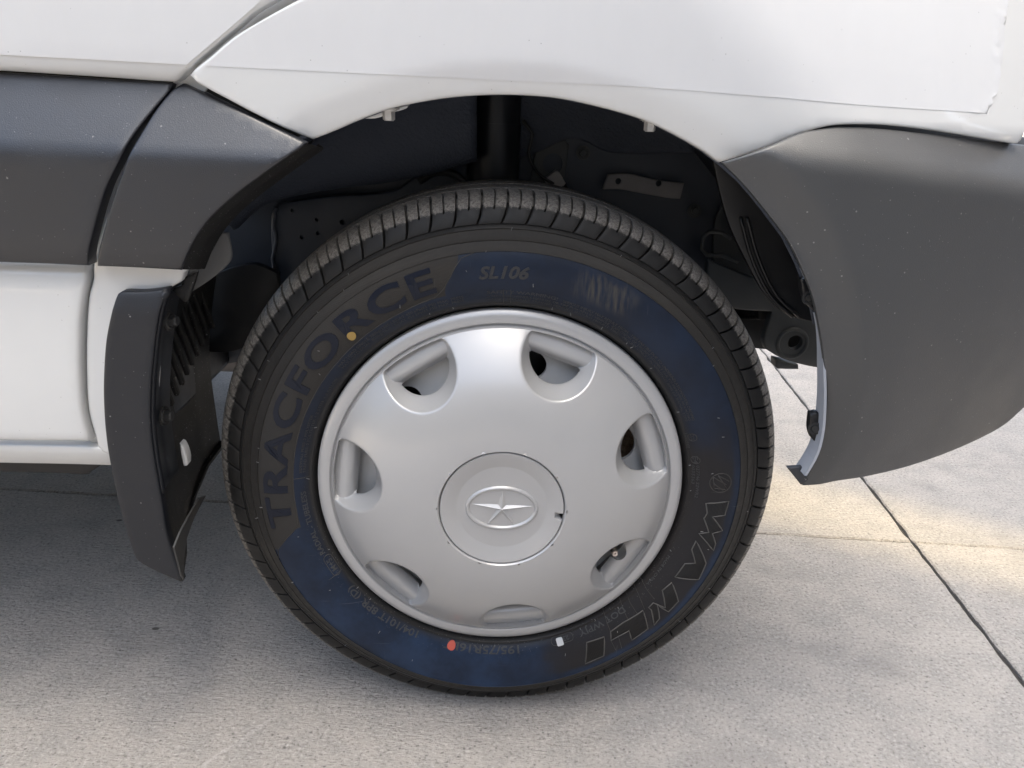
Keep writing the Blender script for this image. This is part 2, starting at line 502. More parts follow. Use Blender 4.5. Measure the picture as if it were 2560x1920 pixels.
def smooth_path(pts, step, closed=True, sharp=50):
    """Catmull-Rom through the points, corners sharper than `sharp` degrees kept"""
    P = [np.asarray(p, float) for p in pts]
    n = len(P)
    corner = []
    for i in range(n):
        a, b_, c = P[i - 1], P[i], P[(i + 1) % n]
        u, v = b_ - a, c - b_
        ang = math.degrees(math.acos(np.clip(u @ v / (np.linalg.norm(u) * np.linalg.norm(v) + 1e-12), -1, 1)))
        corner.append(ang > sharp)
    if not closed:
        corner[0] = corner[-1] = True
    out = []
    for i in range(n if closed else n - 1):
        p1, p2 = P[i], P[(i + 1) % n]
        m1 = (p2 - p1) if corner[i] else (p2 - P[i - 1]) * np.linalg.norm(p2 - p1) / (np.linalg.norm(p2 - p1) + np.linalg.norm(p1 - P[i - 1]) + 1e-12)
        p3 = P[(i + 2) % n]
        m2 = (p2 - p1) if corner[(i + 1) % n] else (p3 - p1) * np.linalg.norm(p2 - p1) / (np.linalg.norm(p3 - p2) + np.linalg.norm(p2 - p1) + 1e-12)
        k = max(1, int(np.linalg.norm(p2 - p1) / step))
        for j in range(k):
            t = j / k
            h = (2*t**3-3*t**2+1, t**3-2*t**2+t, -2*t**3+3*t**2, t**3-t**2)
            out.append(h[0] * p1 + h[1] * m1 + h[2] * p2 + h[3] * m2)
    if not closed:
        out.append(P[-1])
    return np.array(out)

def triangulate(outline, holes, pts):
    verts, edges = [], []
    for loop in [outline] + list(holes):
        s = len(verts)
        verts += [tuple(p) for p in loop]
        edges += [(s + i, s + (i + 1) % len(loop)) for i in range(len(loop))]
    verts += [tuple(p) for p in pts]
    v, e, f, *_ = delaunay_2d_cdt([Vector(p) for p in verts], edges, [], 0, 1e-7)
    V = np.array([(p.x, p.y) for p in v])
    F = np.array([t for t in f if len(t) == 3])
    C = V[F].mean(1)
    keep = inside(C, outline)
    for h in holes:
        keep &= ~inside(C, h)
    F = F[keep]
    # drop slivers, fix winding
    a, b_, c = V[F[:, 0]], V[F[:, 1]], V[F[:, 2]]
    area = (b_[:, 0]-a[:, 0])*(c[:, 1]-a[:, 1]) - (b_[:, 1]-a[:, 1])*(c[:, 0]-a[:, 0])
    F = F[np.abs(area) > 1e-12]
    area = area[np.abs(area) > 1e-12]
    F[area < 0] = F[area < 0][:, ::-1]
    used = np.unique(F)
    remap = -np.ones(len(V), int)
    remap[used] = np.arange(len(used))
    return V[used], remap[F]

def sheet(name, outline_xz, S, thick, mat, parent, edge=0.003, grid=0.008, holes=(), step=0.004, sharp=50, smoothed=True, back=True, disp=None, auto=None):
    """a panel of real thickness: outline in (x, z), front face y = S(x, z), edges rolled over with radius `edge`"""
    O = smooth_path(outline_xz, step, True, sharp) if smoothed else np.asarray(outline_xz, float)
    H = [np.asarray(h, float) for h in holes]
    lo, hi = O.min(0), O.max(0)
    gx, gz = np.meshgrid(np.arange(lo[0], hi[0], grid), np.arange(lo[1], hi[1], grid))
    gx[1::2] += grid / 2
    G = np.stack([gx.ravel(), gz.ravel()], 1)
    G = G + RNG.uniform(-0.08, 0.08, G.shape) * grid
    G = G[inside(G, O)]
    dist = seg_dist(G, O)
    G = G[dist > max(edge * 1.6, grid * 0.45)]
    for h in H:
        G = G[(~inside(G, h)) & (seg_dist(G, h) > grid * 0.4)]
    rings = []
    if edge > 0:
        nx = np.roll(O, -1, 0) - np.roll(O, 1, 0)
        nrm = np.stack([-nx[:, 1], nx[:, 0]], 1)
        nrm /= np.linalg.norm(nrm, axis=1)[:, None] + 1e-12
        ar = 0.5 * np.sum(O[:, 0] * np.roll(O[:, 1], -1) - np.roll(O[:, 0], -1) * O[:, 1])
        if ar < 0:
            nrm = -nrm
        for k in (0.12, 0.4, 1.0):
            R = O + nrm * edge * k
            ok = inside(R, O)
            R = R[ok]
            R = R[seg_dist(R, O) > edge * k * 0.93]
            rings.append(R)
    P = np.concatenate([G] + rings) if rings else G
    V, F = triangulate(O, H, P)
    y = S(V[:, 0], V[:, 1])
    if edge > 0:
        dd = np.clip(seg_dist(V, O), 0, edge)
        y = y + edge - np.sqrt(np.maximum(edge**2 - (edge - dd)**2, 0))
    if disp is not None:
        y = y + disp(V[:, 0], V[:, 1])
    n = len(V)
    vs = [(V[i, 0], y[i], V[i, 1]) for i in range(n)]
    fs = [tuple(t) for t in F]                     # counter-clockwise in x,z = facing -Y
    cnt = {}
    for t in F:
        for a, b_ in ((t[0], t[1]), (t[1], t[2]), (t[2], t[0])):
            cnt[(a, b_)] = 1
    bd = [(a, b_) for (a, b_) in cnt if (b_, a) not in cnt]
    if back:
        vs += [(V[i, 0], y[i] + thick, V[i, 1]) for i in range(n)]
        fs += [(t[2] + n, t[1] + n, t[0] + n) for t in F]
        fs += [(b_, a, a + n, b_ + n) for a, b_ in bd]
    me = mesh(name, vs, fs)
    o = link(name, me, mat, parent)
    me.set_sharp_from_angle(angle=math.radians(auto or 60))
    return o
def circle2(cx, cz, r, n=24):
    return [(cx + r * math.cos(2 * PI * k / n), cz + r * math.sin(2 * PI * k / n)) for k in range(n)]

# ------------------------------------------------------------------ body surfaces
AXLE = np.array([0.0, 0.0, 0.328])
ARCH_PX = c2((430, 350), (560, 300), (700, 240), (860, 180), (1000, 145), (1200, 110), (1400, 92), (1600, 88)) + \
          c3((200, 105), (430, 150), (700, 225), (850, 290), (1000, 370), (1100, 430), (1180, 490)) + \
          c4((370, 610), (520, 790), (640, 950), (720, 1110), (790, 1290), (830, 1480), (855, 1659)) + \
          c7((965, 150), (955, 290), (930, 430), (890, 560), (845, 650))
ARCH_XZ = on_axis(ARCH_PX, 1, -0.05)[:, [0, 2]]
def soft(v, k):
    v = np.asarray(v, float)
    return np.where(v > k, v - k / 2, np.where(v > 0, v * v / (2 * k), 0.0))
def sstep(v, a, b_):
    t = np.clip((np.asarray(v, float) - a) / (b_ - a), 0, 1)
    return t * t * (3 - 2 * t)
def S_fender(x, z):
    x = np.asarray(x, float); z = np.asarray(z, float)
    t = x - 0.246 + 1.10 * np.maximum(0, z - 0.752)
    t = np.minimum(t, 0.5)
    y = -0.050 + 0.27 * soft(t, 0.10) + 0.20 * np.maximum(0, t - 0.12) ** 2
    y = y + 0.35 * np.maximum(0, z - 0.80) ** 2
    dd = seg_dist(np.stack([x, z], -1).reshape(-1, 2), ARCH_XZ, False).reshape(x.shape)
    y = y + 0.30 * soft(0.034 - dd, 0.012)
    return y
def S_door(x, z):
    x = np.asarray(x, float); z = np.asarray(z, float)
    y = -0.050 + 0.35 * np.maximum(0, z - 0.80) ** 2
    y = y + 0.55 * soft(0.781 - z, 0.010) * (z > 0.70)                     # turned in under the shoulder line
    y = y + 0.5 * np.maximum(0, 0.47 - z) ** 2 * (z < 0.70)
    return y
def S_doortrim(x, z):
    x = np.asarray(x, float); z = np.asarray(z, float)
    y = -0.073 + 0.56 * soft(z - 0.690, 0.014) + 0.34 * soft(0.614 - z, 0.014)
    return y
def S_fendertrim(x, z):
    return S_doortrim(x, z) + 0.001
def S_rear(x, z):
    x = np.asarray(x, float); z = np.asarray(z, float)
    y = -0.046 + 0.5 * np.maximum(0, 0.47 - z) ** 2
    return np.maximum(y, np.where(z > 0.59, S_fendertrim(x, z) + 0.009, -1))
def S_bumper(x, z):
    x = np.asarray(x, float); z = np.asarray(z, float)
    t = x - 0.270
    y = -0.082 + 0.30 * soft(t, 0.16) + 0.28 * np.maximum(0, t - 0.10) ** 2
    zc = 0.712 - 0.10 * (x - 0.25)
    y = y + 1.15 * soft(z - zc, 0.022) + 0.75 * np.maximum(0, 0.62 - z) ** 2
    dd = seg_dist(np.stack([x, z], -1).reshape(-1, 2), ARCH_XZ, False).reshape(x.shape)
    y = y + 0.42 * soft(0.040 - dd, 0.008)
    return y

# ------------------------------------------------------------------ the ground
pavement = link('pavement', mesh('pavement', [(-120, -120, -0.03), (120, -120, -0.03), (120, 120, -0.03), (-120, 120, -0.03)], [(0, 1, 2, 3)]), 'concrete', smooth=False)
pavement['kind'] = 'structure'
JB = on_axis(d((0, 1058), (200, 1067), (490, 1081), (1650, 1150), (1950, 1170), (2212, 1187)), 2, 0.0)[:, :2]
JA = on_axis(d((1690, 810), (1866, 1040), (2040, 1255), (2212, 1472)), 2, 0.0)[:, :2]
def fit_line(P):
    m = P.mean(0)
    u = np.linalg.svd(P - m)[2][0]
    return m, u
mb, ub = fit_line(JB)
ma, ua = fit_line(JA)
if ub[0] < 0: ub = -ub
if ua[1] < 0: ua = -ua
tt = np.linalg.solve(np.stack([ub, -ua], 1), ma - mb)
XJ = mb + ub * tt[0]                                            # where the two joints cross
def jitter(a, b_, amp, step=0.012):
    a, b_ = np.asarray(a), np.asarray(b_)
    L = np.linalg.norm(b_ - a)
    n = max(2, int(min(L, 3.0) / step))
    u = (b_ - a) / L
    nn = np.array([-u[1], u[0]])
    w = RNG.normal(0, amp, n + 1)
    w = (w + np.roll(w, 1) * 1.2 + np.roll(w, 2)) / 2.0
    far = [] if L <= 3.0 else [b_]
    return [a + u * min(L, 3.0) * i / n + nn * w[i] for i in range(n + 1)], far
def slab(sa, sb, wa, wb, length=5.0):
    """one of the four concrete slabs that meet at the crossing, with ragged arrises along its joints"""
    c = XJ + ub * sb * wa + ua * sa * wb
    e1, f1 = jitter(c, c + ub * sb * length, 0.0006)
    e2, f2 = jitter(c, c + ua * sa * length, 0.0011)
    loop = e1 + f1 + [c + ub * sb * length + ua * sa * length] + f2 + e2[:0:-1]
    if sa * sb < 0:
        loop = loop[::-1]
    n = len(loop)
    z1 = 0.0
    cen = np.mean(loop, 0)
    vs = [(p[0], p[1], -0.0025) for p in loop] + [(p[0], p[1], -0.029) for p in loop]
    ins = []
    for i, p in enumerate(loop):
        a, b_ = loop[i - 1], loop[(i + 1) % n]
        t = b_ - a
        nn = np.array([-t[1], t[0]]) / (np.linalg.norm(t) + 1e-9)
        ins.append(p + nn * (0.0025 + abs(RNG.normal(0, 0.0008))))
    vs += [(p[0], p[1], z1) for p in ins]
    fs = [(i, (i + 1) % n, 2 * n + (i + 1) % n, 2 * n + i) for i in range(n)] + [((i + 1) % n, i, n + i, n + (i + 1) % n) for i in range(n)]
    fs.append(tuple(2 * n + i for i in range(n)))
    me = mesh('concrete_slab', vs, fs)
    bm = bmesh.new(); bm.from_mesh(me)
    bmesh.ops.triangulate(bm, faces=[f for f in bm.faces if len(f.verts) > 4])
    bm.to_mesh(me); bm.free()
    return link('concrete_slab', me, 'concrete', pavement, smooth=False)
for sa in (-1, 1):
    for sb in (-1, 1):
        slab(sa, sb, 0.0035, 0.0018 if sb < 0 else 0.0005)
def filler(m, u, half):
    nn = np.array([-u[1], u[0]])
    a, b_ = XJ - u * 5, XJ + u * 5
    q = [a - nn * half, b_ - nn * half, b_ + nn * half, a + nn * half]
    vs = [(p[0], p[1], -0.007) for p in q] + [(p[0], p[1], -0.028) for p in q]
    return link('joint_filler', mesh('joint_filler', vs, [(0, 1, 2, 3), (4, 7, 6, 5), (0, 4, 5, 1), (1, 5, 6, 2), (2, 6, 7, 3), (3, 7, 4, 0)]), 'joint', pavement, smooth=False)
filler(ma, ua, 0.0055)
f2_ = filler(mb, ub, 0.0040)
f2_.location.z = -0.0012

# tall slabs added out of view: they shade the van except along one gap
sd = np.array([SUN_DIR.x, SUN_DIR.y]); sd /= np.linalg.norm(sd)
sp_ = np.array([-sd[1], sd[0]])
GAP_C = np.array([0.80, 0.500])                                 # a point on the ground in the middle of the beam
GAP_W, BLOCKER_D = 0.120, 3.4
def sun_blocker(side):
    hl = 2.8 if side > 0 else 2.2
    c = GAP_C + sd * BLOCKER_D + sp_ * side * (GAP_W / 2 + hl)
    bm = bmesh.new()
    rot = Matrix.Rotation(math.atan2(sp_[1], sp_[0]), 3, 'Z')
    bm_box(bm, (c[0], c[1], 7.20), (hl, 0.12, 7.22), rot, 0.01)
    o = bm_obj('sun_blocker', bm, 'concrete')
    bm = bmesh.new()
    bm_box(bm, (c[0], c[1], 14.46), (hl, 0.17, 0.04), rot, 0.008)
    bm_obj('blocker_top', bm, 'concrete', o)
    o['category'] = 'wall'
    o['group'] = 'added sun blocker out of view'
    o['label'] = 'tall grey added sun blocker beyond the right edge of the picture, %s of its gap' % ('far side' if side > 0 else 'near side')
for sgn in (-1, 1):
    sun_blocker(sgn)
# unseen slab added behind the camera to hold back the low sky
bm = bmesh.new()
bm_box(bm, (-1.5, -5.6, 1.7), (7.0, 0.12, 1.73), None, 0.01)
rear_blocker = bm_obj('sky_blocker', bm, 'skyblocker')
bm = bmesh.new()
bm_box(bm, (-1.5, -5.6, 3.47), (7.0, 0.18, 0.04), None, 0.008)
bm_obj('blocker_top', bm, 'concrete', rear_blocker)
rear_blocker['label'] = 'long dark grey added sky blocker behind the photographer'
rear_blocker['category'] = 'wall'

# ------------------------------------------------------------------ the van
van = bpy.data.objects.new('van', None)
COL.objects.link(van)
van['label'] = 'white delivery van with black lower cladding, shown at its front wheel on concrete'
van['category'] = 'van'

# --- fender
FENDER_PX = [(-60 + 1060, -150), (860, -58), (743, 0)] + c1((1560, 110), (1380, 220), (1250, 330), (1150, 412), (1122, 445), (1160, 485), (1350, 590), (1600, 720), (1830, 818)) + \
    ARCH_PX[:15] + c3((1350, 440), (1500, 385), (1620, 335), (1720, 300), (1850, 271)) + c4((1050, 263), (1250, 270), (1500, 300), (1750, 340), (1960, 375)) + \
    [(2545, 359), (2556, 350), (2580, 200), (2640, -150), (2700, -600), (1000, -600)]
FX = on_surface(FENDER_PX, S_fender)
fender = sheet('fender', FX, S_fender, 0.012, 'paint', van, edge=0.0028, grid=0.008, sharp=42)
fender['label'] = 'glossy white front fender above the wheel'
# protective film on the fender, torn along its front edge
torn = c9((1975, 728), (1990, 690), (2010, 660), (2005, 630), (2040, 600), (2050, 560), (2062, 480), (2058, 430), (2075, 380), (2078, 330), (2088, 250), (2085, 200), (2098, 120), (2105, 40), (2112, -60))
FILM_PX = [(2600 - 60, -500), (1080, -500), (1080, -140), (890, -50), (768, 0)] + c1((1600, 105), (1420, 215), (1290, 325), (1215, 391)) + [(860, 181.5), (1300, 203), (1595, 217), (1920, 242), (2160, 263)] + torn
def film_wrinkle(x, z):
    e = seg_dist(np.stack([x, z], -1), TORN_XZ, False)
    k = np.exp(-(e / 0.012) ** 2)
    return -0.0032 * k * np.maximum(0, np.sin(x * 260 + z * 420 + 4 * np.sin(z * 95 + 1.0))) ** 3 * (0.35 + 0.65 * (np.sin(z * 61) > -0.2))
S_film_f = lambda x, z: S_fender(x, z) - 0.0004
TORN_XZ = on_surface(torn, S_film_f)
film = sheet('protective_film', on_surface(FILM_PX, S_film_f), S_film_f, 0.0002, 'film', fender, edge=0.0, grid=0.0042, sharp=25, disp=film_wrinkle)
film['label'] = 'clear protective film with a torn wrinkled front edge'

# --- lower rear part of the fender (white, carries the cladding and the mud flap)
REAR_PX = c1((1062, 488), (980, 592), (882, 742), (800, 884), (702, 1082), (632, 1272), (580, 1442), (548, 1580)) + \
    c5((446, 110), (424, 200), (413, 400), (413, 560), (424, 750), (462, 892), (470, 935), (520, 960), (700, 960), (740, 700), (760, 400), (800, 165), (824, 152), (872, 122), (886, 80)) + \
    c1((1110, 1600), (1200, 1420), (1400, 1180), (1600, 1030), (1780, 860), (1600, 760), (1300, 600), (1130, 505))
rear = sheet('fender_lower_panel', on_surface(REAR_PX, S_rear), S_rear, 0.010, 'paint', van, edge=0.004, grid=0.008, sharp=45)

# --- fender cladding
FT_PX = c1((1082, 494), (1300, 598), (1560, 726), (1808, 848), (1790, 868), (1700, 930), (1560, 1030), (1400, 1150), (1250, 1285), (1160, 1405), (1108, 1505), (1072, 1602), (820, 1588), (572, 1578), (603, 1400), (652, 1220), (722, 1020), (822, 810), (922, 650), (1022, 530))
fxz = on_surface(FT_PX, S_fendertrim)
ftrim = sheet('fender_cladding', fxz, S_fendertrim, 0.014, 'trim', van, edge=0.0024, grid=0.007, sharp=45)
ftrim['label'] = 'textured black plastic cladding behind the wheel arch'
# its inner return along the arch, with two push fasteners
ret = smooth_path(fxz[3:12], 0.01, False)
vs, fs = [], []
for i, (x, z) in enumerate(ret):
    y0 = float(S_fendertrim(np.array([x]), np.array([z]))[0]) + 0.004
    for k, (dx, dy) in enumerate(((0, 0), (0.004, 0.012), (0.010, 0.034), (0.004, 0.036))):
        vs.append((x + dx, y0 + dy, z - dx * 0.6))
    if i:
        for k in range(3):
            a = (i - 1) * 4 + k
            fs.append((a, a + 1, a + 5, a + 4))
link('arch_return', mesh('arch_return', vs, fs), 'flapdust', ftrim)
def push_fastener(p, nrm, r, parent, mat='rubber', name='push_fastener'):
    bm = bmesh.new()
    p, nrm = Vector(p), Vector(nrm).normalized()
    bm_cyl(bm, p, p + nrm * 0.002, r, r * 0.95, 24)
    bm_cyl(bm, p + nrm * 0.002, p + nrm * 0.004, r * 0.62, r * 0.5, 20)
    return bm_obj(name, bm, mat, parent, auto=35)
for px in c1((1728, 946), (1190, 1500)):
    q = on_axis([px], 1, -0.034)[0]
    push_fastener(q, (0.72, -0.35, -0.55), 0.0085, ftrim)

# --- door
DOOR_PX = [(980, -180), (860, -112), (700, -10)] + c1((1500, 72), (1410, 150), (1300, 242), (1180, 345), (1100, 425), (1062, 468), (1036, 484), (640, 458), (0, 418)) + [(-1000, 120), (-1000, -700), (980, -700)]
door = sheet('door_panel', on_surface(DOOR_PX, S_door), S_door, 0.014, 'paint', van, edge=0.0035, grid=0.009, sharp=42)
door['label'] = 'white upper door skin left of the fender seam'
S_film_d = lambda x, z: S_door(x, z) - 0.0004
DFILM_PX = [(940, -250), (830, -118), (672, -14)] + c1((1460, 80), (1370, 158), (1262, 250), (1145, 350), (1108, 384), (640, 358), (0, 324)) + [(-1000, 80), (-1000, -600), (940, -600)]
sheet('protective_film', on_surface(DFILM_PX, S_film_d), S_film_d, 0.0002, 'film', door, edge=0.0, grid=0.009, sharp=25)
DT_PX = c1((1024, 497), (1000, 540), (900, 660), (790, 800), (700, 960), (640, 1080), (590, 1220), (542, 1400), (520, 1520), (522, 1575), (250, 1564), (0, 1555)) + [(-1000, 638), (-1000, 148)] + c1((0, 428), (640, 467), (1000, 488))
dtrim = sheet('door_cladding', on_surface(DT_PX, S_doortrim), S_doortrim, 0.016, 'trim', van, edge=0.0024, grid=0.009, sharp=40)
dtrim['label'] = 'textured black plastic cladding across the door'
def S_dlow(x, z):
    x = np.asarray(x, float); z = np.asarray(z, float)
    return -0.053 + 0.55 * soft(z - 0.560, 0.022) + 0.5 * np.maximum(0, 0.47 - z) ** 2
DL_PX = c5((420, 36), (418, 100), (400, 200), (386, 320), (384, 560), (398, 750), (432, 898), (200, 896), (0, 893)) + [(-1000, 1080), (-1000, 628), (0, 655)]
dlow = sheet('door_lower_panel', on_surface(DL_PX, S_dlow), S_dlow, 0.014, 'paint', van, edge=0.005, grid=0.008, sharp=42)
dlow['label'] = 'white lower door skin under the cladding'
# jamb behind the seam
JB_PX = c1((1780, -120), (1520, 60), (1290, 230), (1090, 420), (1000, 520), (760, 840), (600, 1180), (500, 1560)) + c5((380, 300), (380, 700), (440, 900), (560, 900), (560, 500), (600, 100)) + c1((720, 1500), (860, 1000), (1200, 560), (1300, 420), (1500, 260), (1900, 0))
sheet('door_jamb', on_axis(JB_PX, 1, -0.028)[:, [0, 2]], lambda x, z: np.full(np.shape(x), -0.028), 0.004, 'paint', van, edge=0.0, grid=0.02, sharp=180)
sheet('seam_blackout', on_axis(c1((1040, 430), (1130, 430), (1400, 560), (1700, 720), (1860, 800), (1800, 880), (1600, 800), (1300, 640), (1060, 520)), 1, -0.020)[:, [0, 2]], lambda x, z: np.full(np.shape(x), -0.020), 0.01, 'black', van, edge=0.0, grid=0.02, sharp=180)  # black plate added to keep sky light out of the seam
# sill
def S_sill(x, z):
    z = np.asarray(z, float)
    return -0.040 + 0.6 * soft(0.378 - z, 0.006) + 0.0 * np.asarray(x, float)
SILL_PX = c5((620, 934), (430, 922), (0, 912)) + [(-1000, 1083), (-1000, 1122)] + c5((0, 999), (270, 1004), (526, 1011), (640, 1016))
sheet('sill', on_surface(SILL_PX, S_sill), S_sill, 0.02, 'paint', van, edge=0.002, grid=0.01, sharp=40)
SG_PX = c5((500, 990), (0, 980)) + [(-1000, 1110), (-1000, 1150)] + c5((0, 1044), (300, 1052), (425, 1056), (440, 1040), (486, 1012))
sheet('sill_guard', on_axis(SG_PX, 1, -0.012)[:, [0, 2]], lambda x, z: np.full(np.shape(x), -0.012), 0.06, 'black', van, edge=0.003, grid=0.02, sharp=60)

# --- front bumper
BUMP_PX = c4((252, 492), (350, 462), (560, 384), (720, 316), (860, 290), (950, 280), (1150, 286), (1450, 317), (1750, 352), (2020, 382), (2200, 405)) + [(2760, 392), (2790, 600), (2745, 800), (2670, 915), (2612, 975), (2560, 1020)] + \
    c7((1900, 330), (1800, 390), (1600, 480), (1400, 550), (1200, 600), (1000, 632), (846, 652), (890, 560), (930, 430), (955, 290), (965, 150)) + \
    c4((855, 1659), (830, 1480), (790, 1290), (720, 1110), (640, 950), (520, 790), (370, 610))
bxz = on_surface(BUMP_PX, S_bumper)
bumper = sheet('front_bumper', bxz, S_bumper, 0.0045, 'bumper', van, edge=0.0018, grid=0.008, sharp=42)
bumper['label'] = 'scuffed dark grey plastic bumper corner ahead of the wheel'
plate_px0 = [(1960, 352), (2040, 308), (2140, 296), (2300, 305), (2470, 330), (2620, 350), (2620, 420), (2470, 400), (2300, 375), (2140, 350)]
S_blackout = lambda x, z: np.maximum(S_bumper(x, z), S_fender(x, z)) + 0.028
sheet('gap_blackout', on_surface(plate_px0, S_blackout), S_blackout, 0.01, 'black', bumper, edge=0.002, grid=0.02, sharp=40)  # black strip added so the gap above the bumper stays dark
# thin return along the arch edge and a pale inner support
nlow = len(c4((0, 0))) * 0
edge_line = smooth_path(bxz[-13:], 0.008, False)
vs, fs = [], []
for i, (x, z) in enumerate(edge_line):
    y0 = float(S_bumper(np.array([x]), np.array([z]))[0]) + 0.001
    for dx, dy in ((0.0003, 0.0), (0.0005, 0.006), (0.0035, 0.016), (0.0055, 0.016), (0.003, 0.002)):
        vs.append((x + dx, y0 + dy, z))
    if i:
        for k in range(4):
            a = (i - 1) * 5 + k
            fs.append((a, a + 1, a + 6, a + 5))
link('arch_return', mesh('arch_return', vs, fs), 'trim', bumper)
def strip_from_px(name, outer, w, y0, y1, mat, parent, dx=0.0):
    L = smooth_path(on_axis(outer, 1, y0)[:, [0, 2]], 0.008, False)
    n = len(L)
    vs, fs = [], []
    for i, (x, z) in enumerate(L):
        k = w[0] + (w[1] - w[0]) * i / (n - 1)
        vs += [(x + dx, y0, z), (x + dx, y0 + (y1 - y0) * k, z), (x + dx + 0.003, y0 + (y1 - y0) * k, z), (x + dx + 0.003, y0, z)]
        if i:
            a = (i - 1) * 4
            fs += [(a, a + 1, a + 5, a + 4), (a + 1, a + 2, a + 6, a + 5), (a + 2, a + 3, a + 7, a + 6), (a + 3, a, a + 4, a + 7)]
    fs += [(0, 3, 2, 1), tuple((n - 1) * 4 + k for k in range(4))]
    return link(name, mesh(name, vs, fs), mat, parent, smooth=False)
def dd_(*p): return d(*p)
strip_from_px('inner_support', crop(1760, 560, 400 / 976)((692, 555), (712, 650), (722, 760), (728, 900), (732, 1020), (730, 1130), (722, 1250), (700, 1360), (668, 1440), (612, 1535)), (0.55, 1.2), -0.052, -0.030, 'lightgrey', bumper)
strip_from_px('inner_support', crop(1760, 560, 400 / 976)((604, 278), (628, 335)), (0.6, 0.6), -0.052, -0.036, 'lightgrey', bumper)
cB = crop(1760, 560, 400 / 976)
def clip(outline, cpx, y, r):
    P = on_axis(outline, 1, y)[:, [0, 2]]
    o = sheet('bumper_clip', P, lambda x, z: np.full(np.shape(x), y), 0.008, 'black', bumper, edge=0.002, grid=0.006, sharp=70)
    q = on_axis([cpx], 1, y)[0]
    push_fastener(q, (-0.25, -1, 0.1), r, bumper, 'rubber', 'push_fastener')
clip(cB((652, 1160), (690, 1150), (728, 1162), (730, 1330), (700, 1350), (660, 1310), (644, 1250)), cB((676, 1245))[0], -0.040, 0.0075)
clip(cB((594, 340), (620, 335), (650, 380), (690, 500), (692, 545), (640, 500), (605, 430)), cB((640, 450))[0], -0.040, 0.0075)
TIP = on_axis(cB((510, 1490), (600, 1484), (612, 1540), (640, 1560), (604, 1592), (590, 1590)), 1, -0.040)[:, [0, 2]]
sheet('bumper_lip_end', TIP, lambda x, z: np.full(np.shape(x), -0.040), 0.006, 'trim', bumper, edge=0.001, grid=0.01, sharp=20)

# --- mud flap
S_flap = lambda x, z: -0.066 - 0.012 * np.sin(np.clip((np.asarray(z, float) - 0.20) / 0.37, 0, 1) * PI) * 0 + 0.25 * np.maximum(0, np.asarray(z, float) - 0.545) + 0.0 * np.asarray(x, float)
FL_PX = c5((585, 172), (680, 172), (760, 164), (806, 156), (812, 172), (790, 205), (757, 320), (737, 480), (724, 640), (722, 800), (737, 950), (767, 1130), (802, 1320), (837, 1450), (877, 1576), (862, 1572), (760, 1528), (665, 1474), (640, 1430), (590, 1270), (540, 1060), (510, 880), (497, 700), (498, 560), (510, 400), (545, 240), (566, 184))
flxz = on_surface(FL_PX, S_flap)
flap = sheet('mud_flap', flxz, S_flap, 0.010, 'flap', van, edge=0.0026, grid=0.007, sharp=50)
flap['label'] = 'black rubber mud flap behind the front wheel'
# the transverse part of the flap facing the wheel
redge = smooth_path(flxz[4:15], 0.008, False)
def flap_wall(name, prof, mat, zlim=None, zfun=None):
    vs, fs = [], []
    n = len(prof)
    L = [p for p in redge if zlim is None or zlim[0] <= p[1] <= zlim[1]]
    for i, (x, z) in enumerate(L):
        for k, (dx, y) in enumerate(prof):
            zz = z
            if zfun is not None:
                zz = max(z, zfun(y))
            vs.append((x + dx, y, zz))
        if i:
            for k in range(n - 1):
                a = (i - 1) * n + k
                fs.append((a, a + 1, a + n + 1, a + n))
    me = mesh(name, vs, fs)
    o = link(name, me, mat, flap)
    md = o.modifiers.new('thickness', 'SOLIDIFY')
    md.thickness = 0.005
    md.offset = 0
    return o
zin = on_axis(c5((1070, 1030)), 0, -0.37)[0]
def zbot(y):
    t = np.clip((y + 0.062) / (zin[1] + 0.062), 0, 2)
    return 0.222 + (zin[2] - 0.222) * t
flap_wall('flap_flange', [(-0.004, -0.062), (0.0, -0.056), (-0.004, -0.050), (-0.006, -0.030), (-0.005, -0.004), (-0.012, -0.001)], 'flap', (0.33, 0.57))
flap_wall('flap_back', [(-0.003, -0.061), (-0.006, -0.05), (-0.012, -0.02), (-0.024, 0.02), (-0.03, 0.08), (-0.03, 0.13), (-0.02, 0.175)], 'flapdust', None, zbot)
# pale dusty lower hem
hem = on_axis(c5((832, 1405), (862, 1330), (905, 1250), (955, 1165), (985, 1155), (930, 1260), (893, 1360), (878, 1470), (880, 1560), (868, 1540)), 0, -0.352)
me = bpy.data.meshes.new('flap_hem')
bm = bmesh.new()
bvs = [bm.verts.new(p) for p in hem]
fc = bm.faces.new(bvs)
bmesh.ops.triangulate(bm, faces=[fc])
bm_obj('flap_hem', bm, 'bolt_dark', flap).modifiers.new('thickness', 'SOLIDIFY').thickness = 0.002
# slots in the flap back
for i in range(9):
    bm = bmesh.new()
    yy = 0.015 + 0.017 * i
    zc = 0.455 + 0.006 * i
    xx = np.interp(zc, [p[1] for p in redge[::-1]], [p[0] for p in redge[::-1]]) - 0.020
    bm_box(bm, (xx - 0.003, yy, zc), (0.003, 0.0038, 0.050 - 0.001 * i), Matrix.Rotation(-0.12, 3, 'Y') @ Matrix.Rotation(0.25, 3, 'X'), 0.0015)
    bm_obj('vent_rib', bm, 'flapdust', flap)
def hex_bolt(p, axis, r, h, parent, mat, washer=True, name='bolt'):
    bm = bmesh.new()
    p, axis = Vector(p), Vector(axis).normalized()
    if washer:
        bm_cyl(bm, p, p + axis * 0.0015, r * 1.75, seg=28)
        bm_cyl(bm, p + axis * 0.0015, p + axis * 0.003, r * 1.35, r * 1.25, seg=28)
    bm_cyl(bm, p + axis * 0.0015, p + axis * h, r, r * 0.97, seg=6)
    bm_cyl(bm, p + axis * h, p + axis * (h + 0.0012), r * 0.86, r * 0.7, seg=18)
    return bm_obj(name, bm, mat, parent, auto=30)
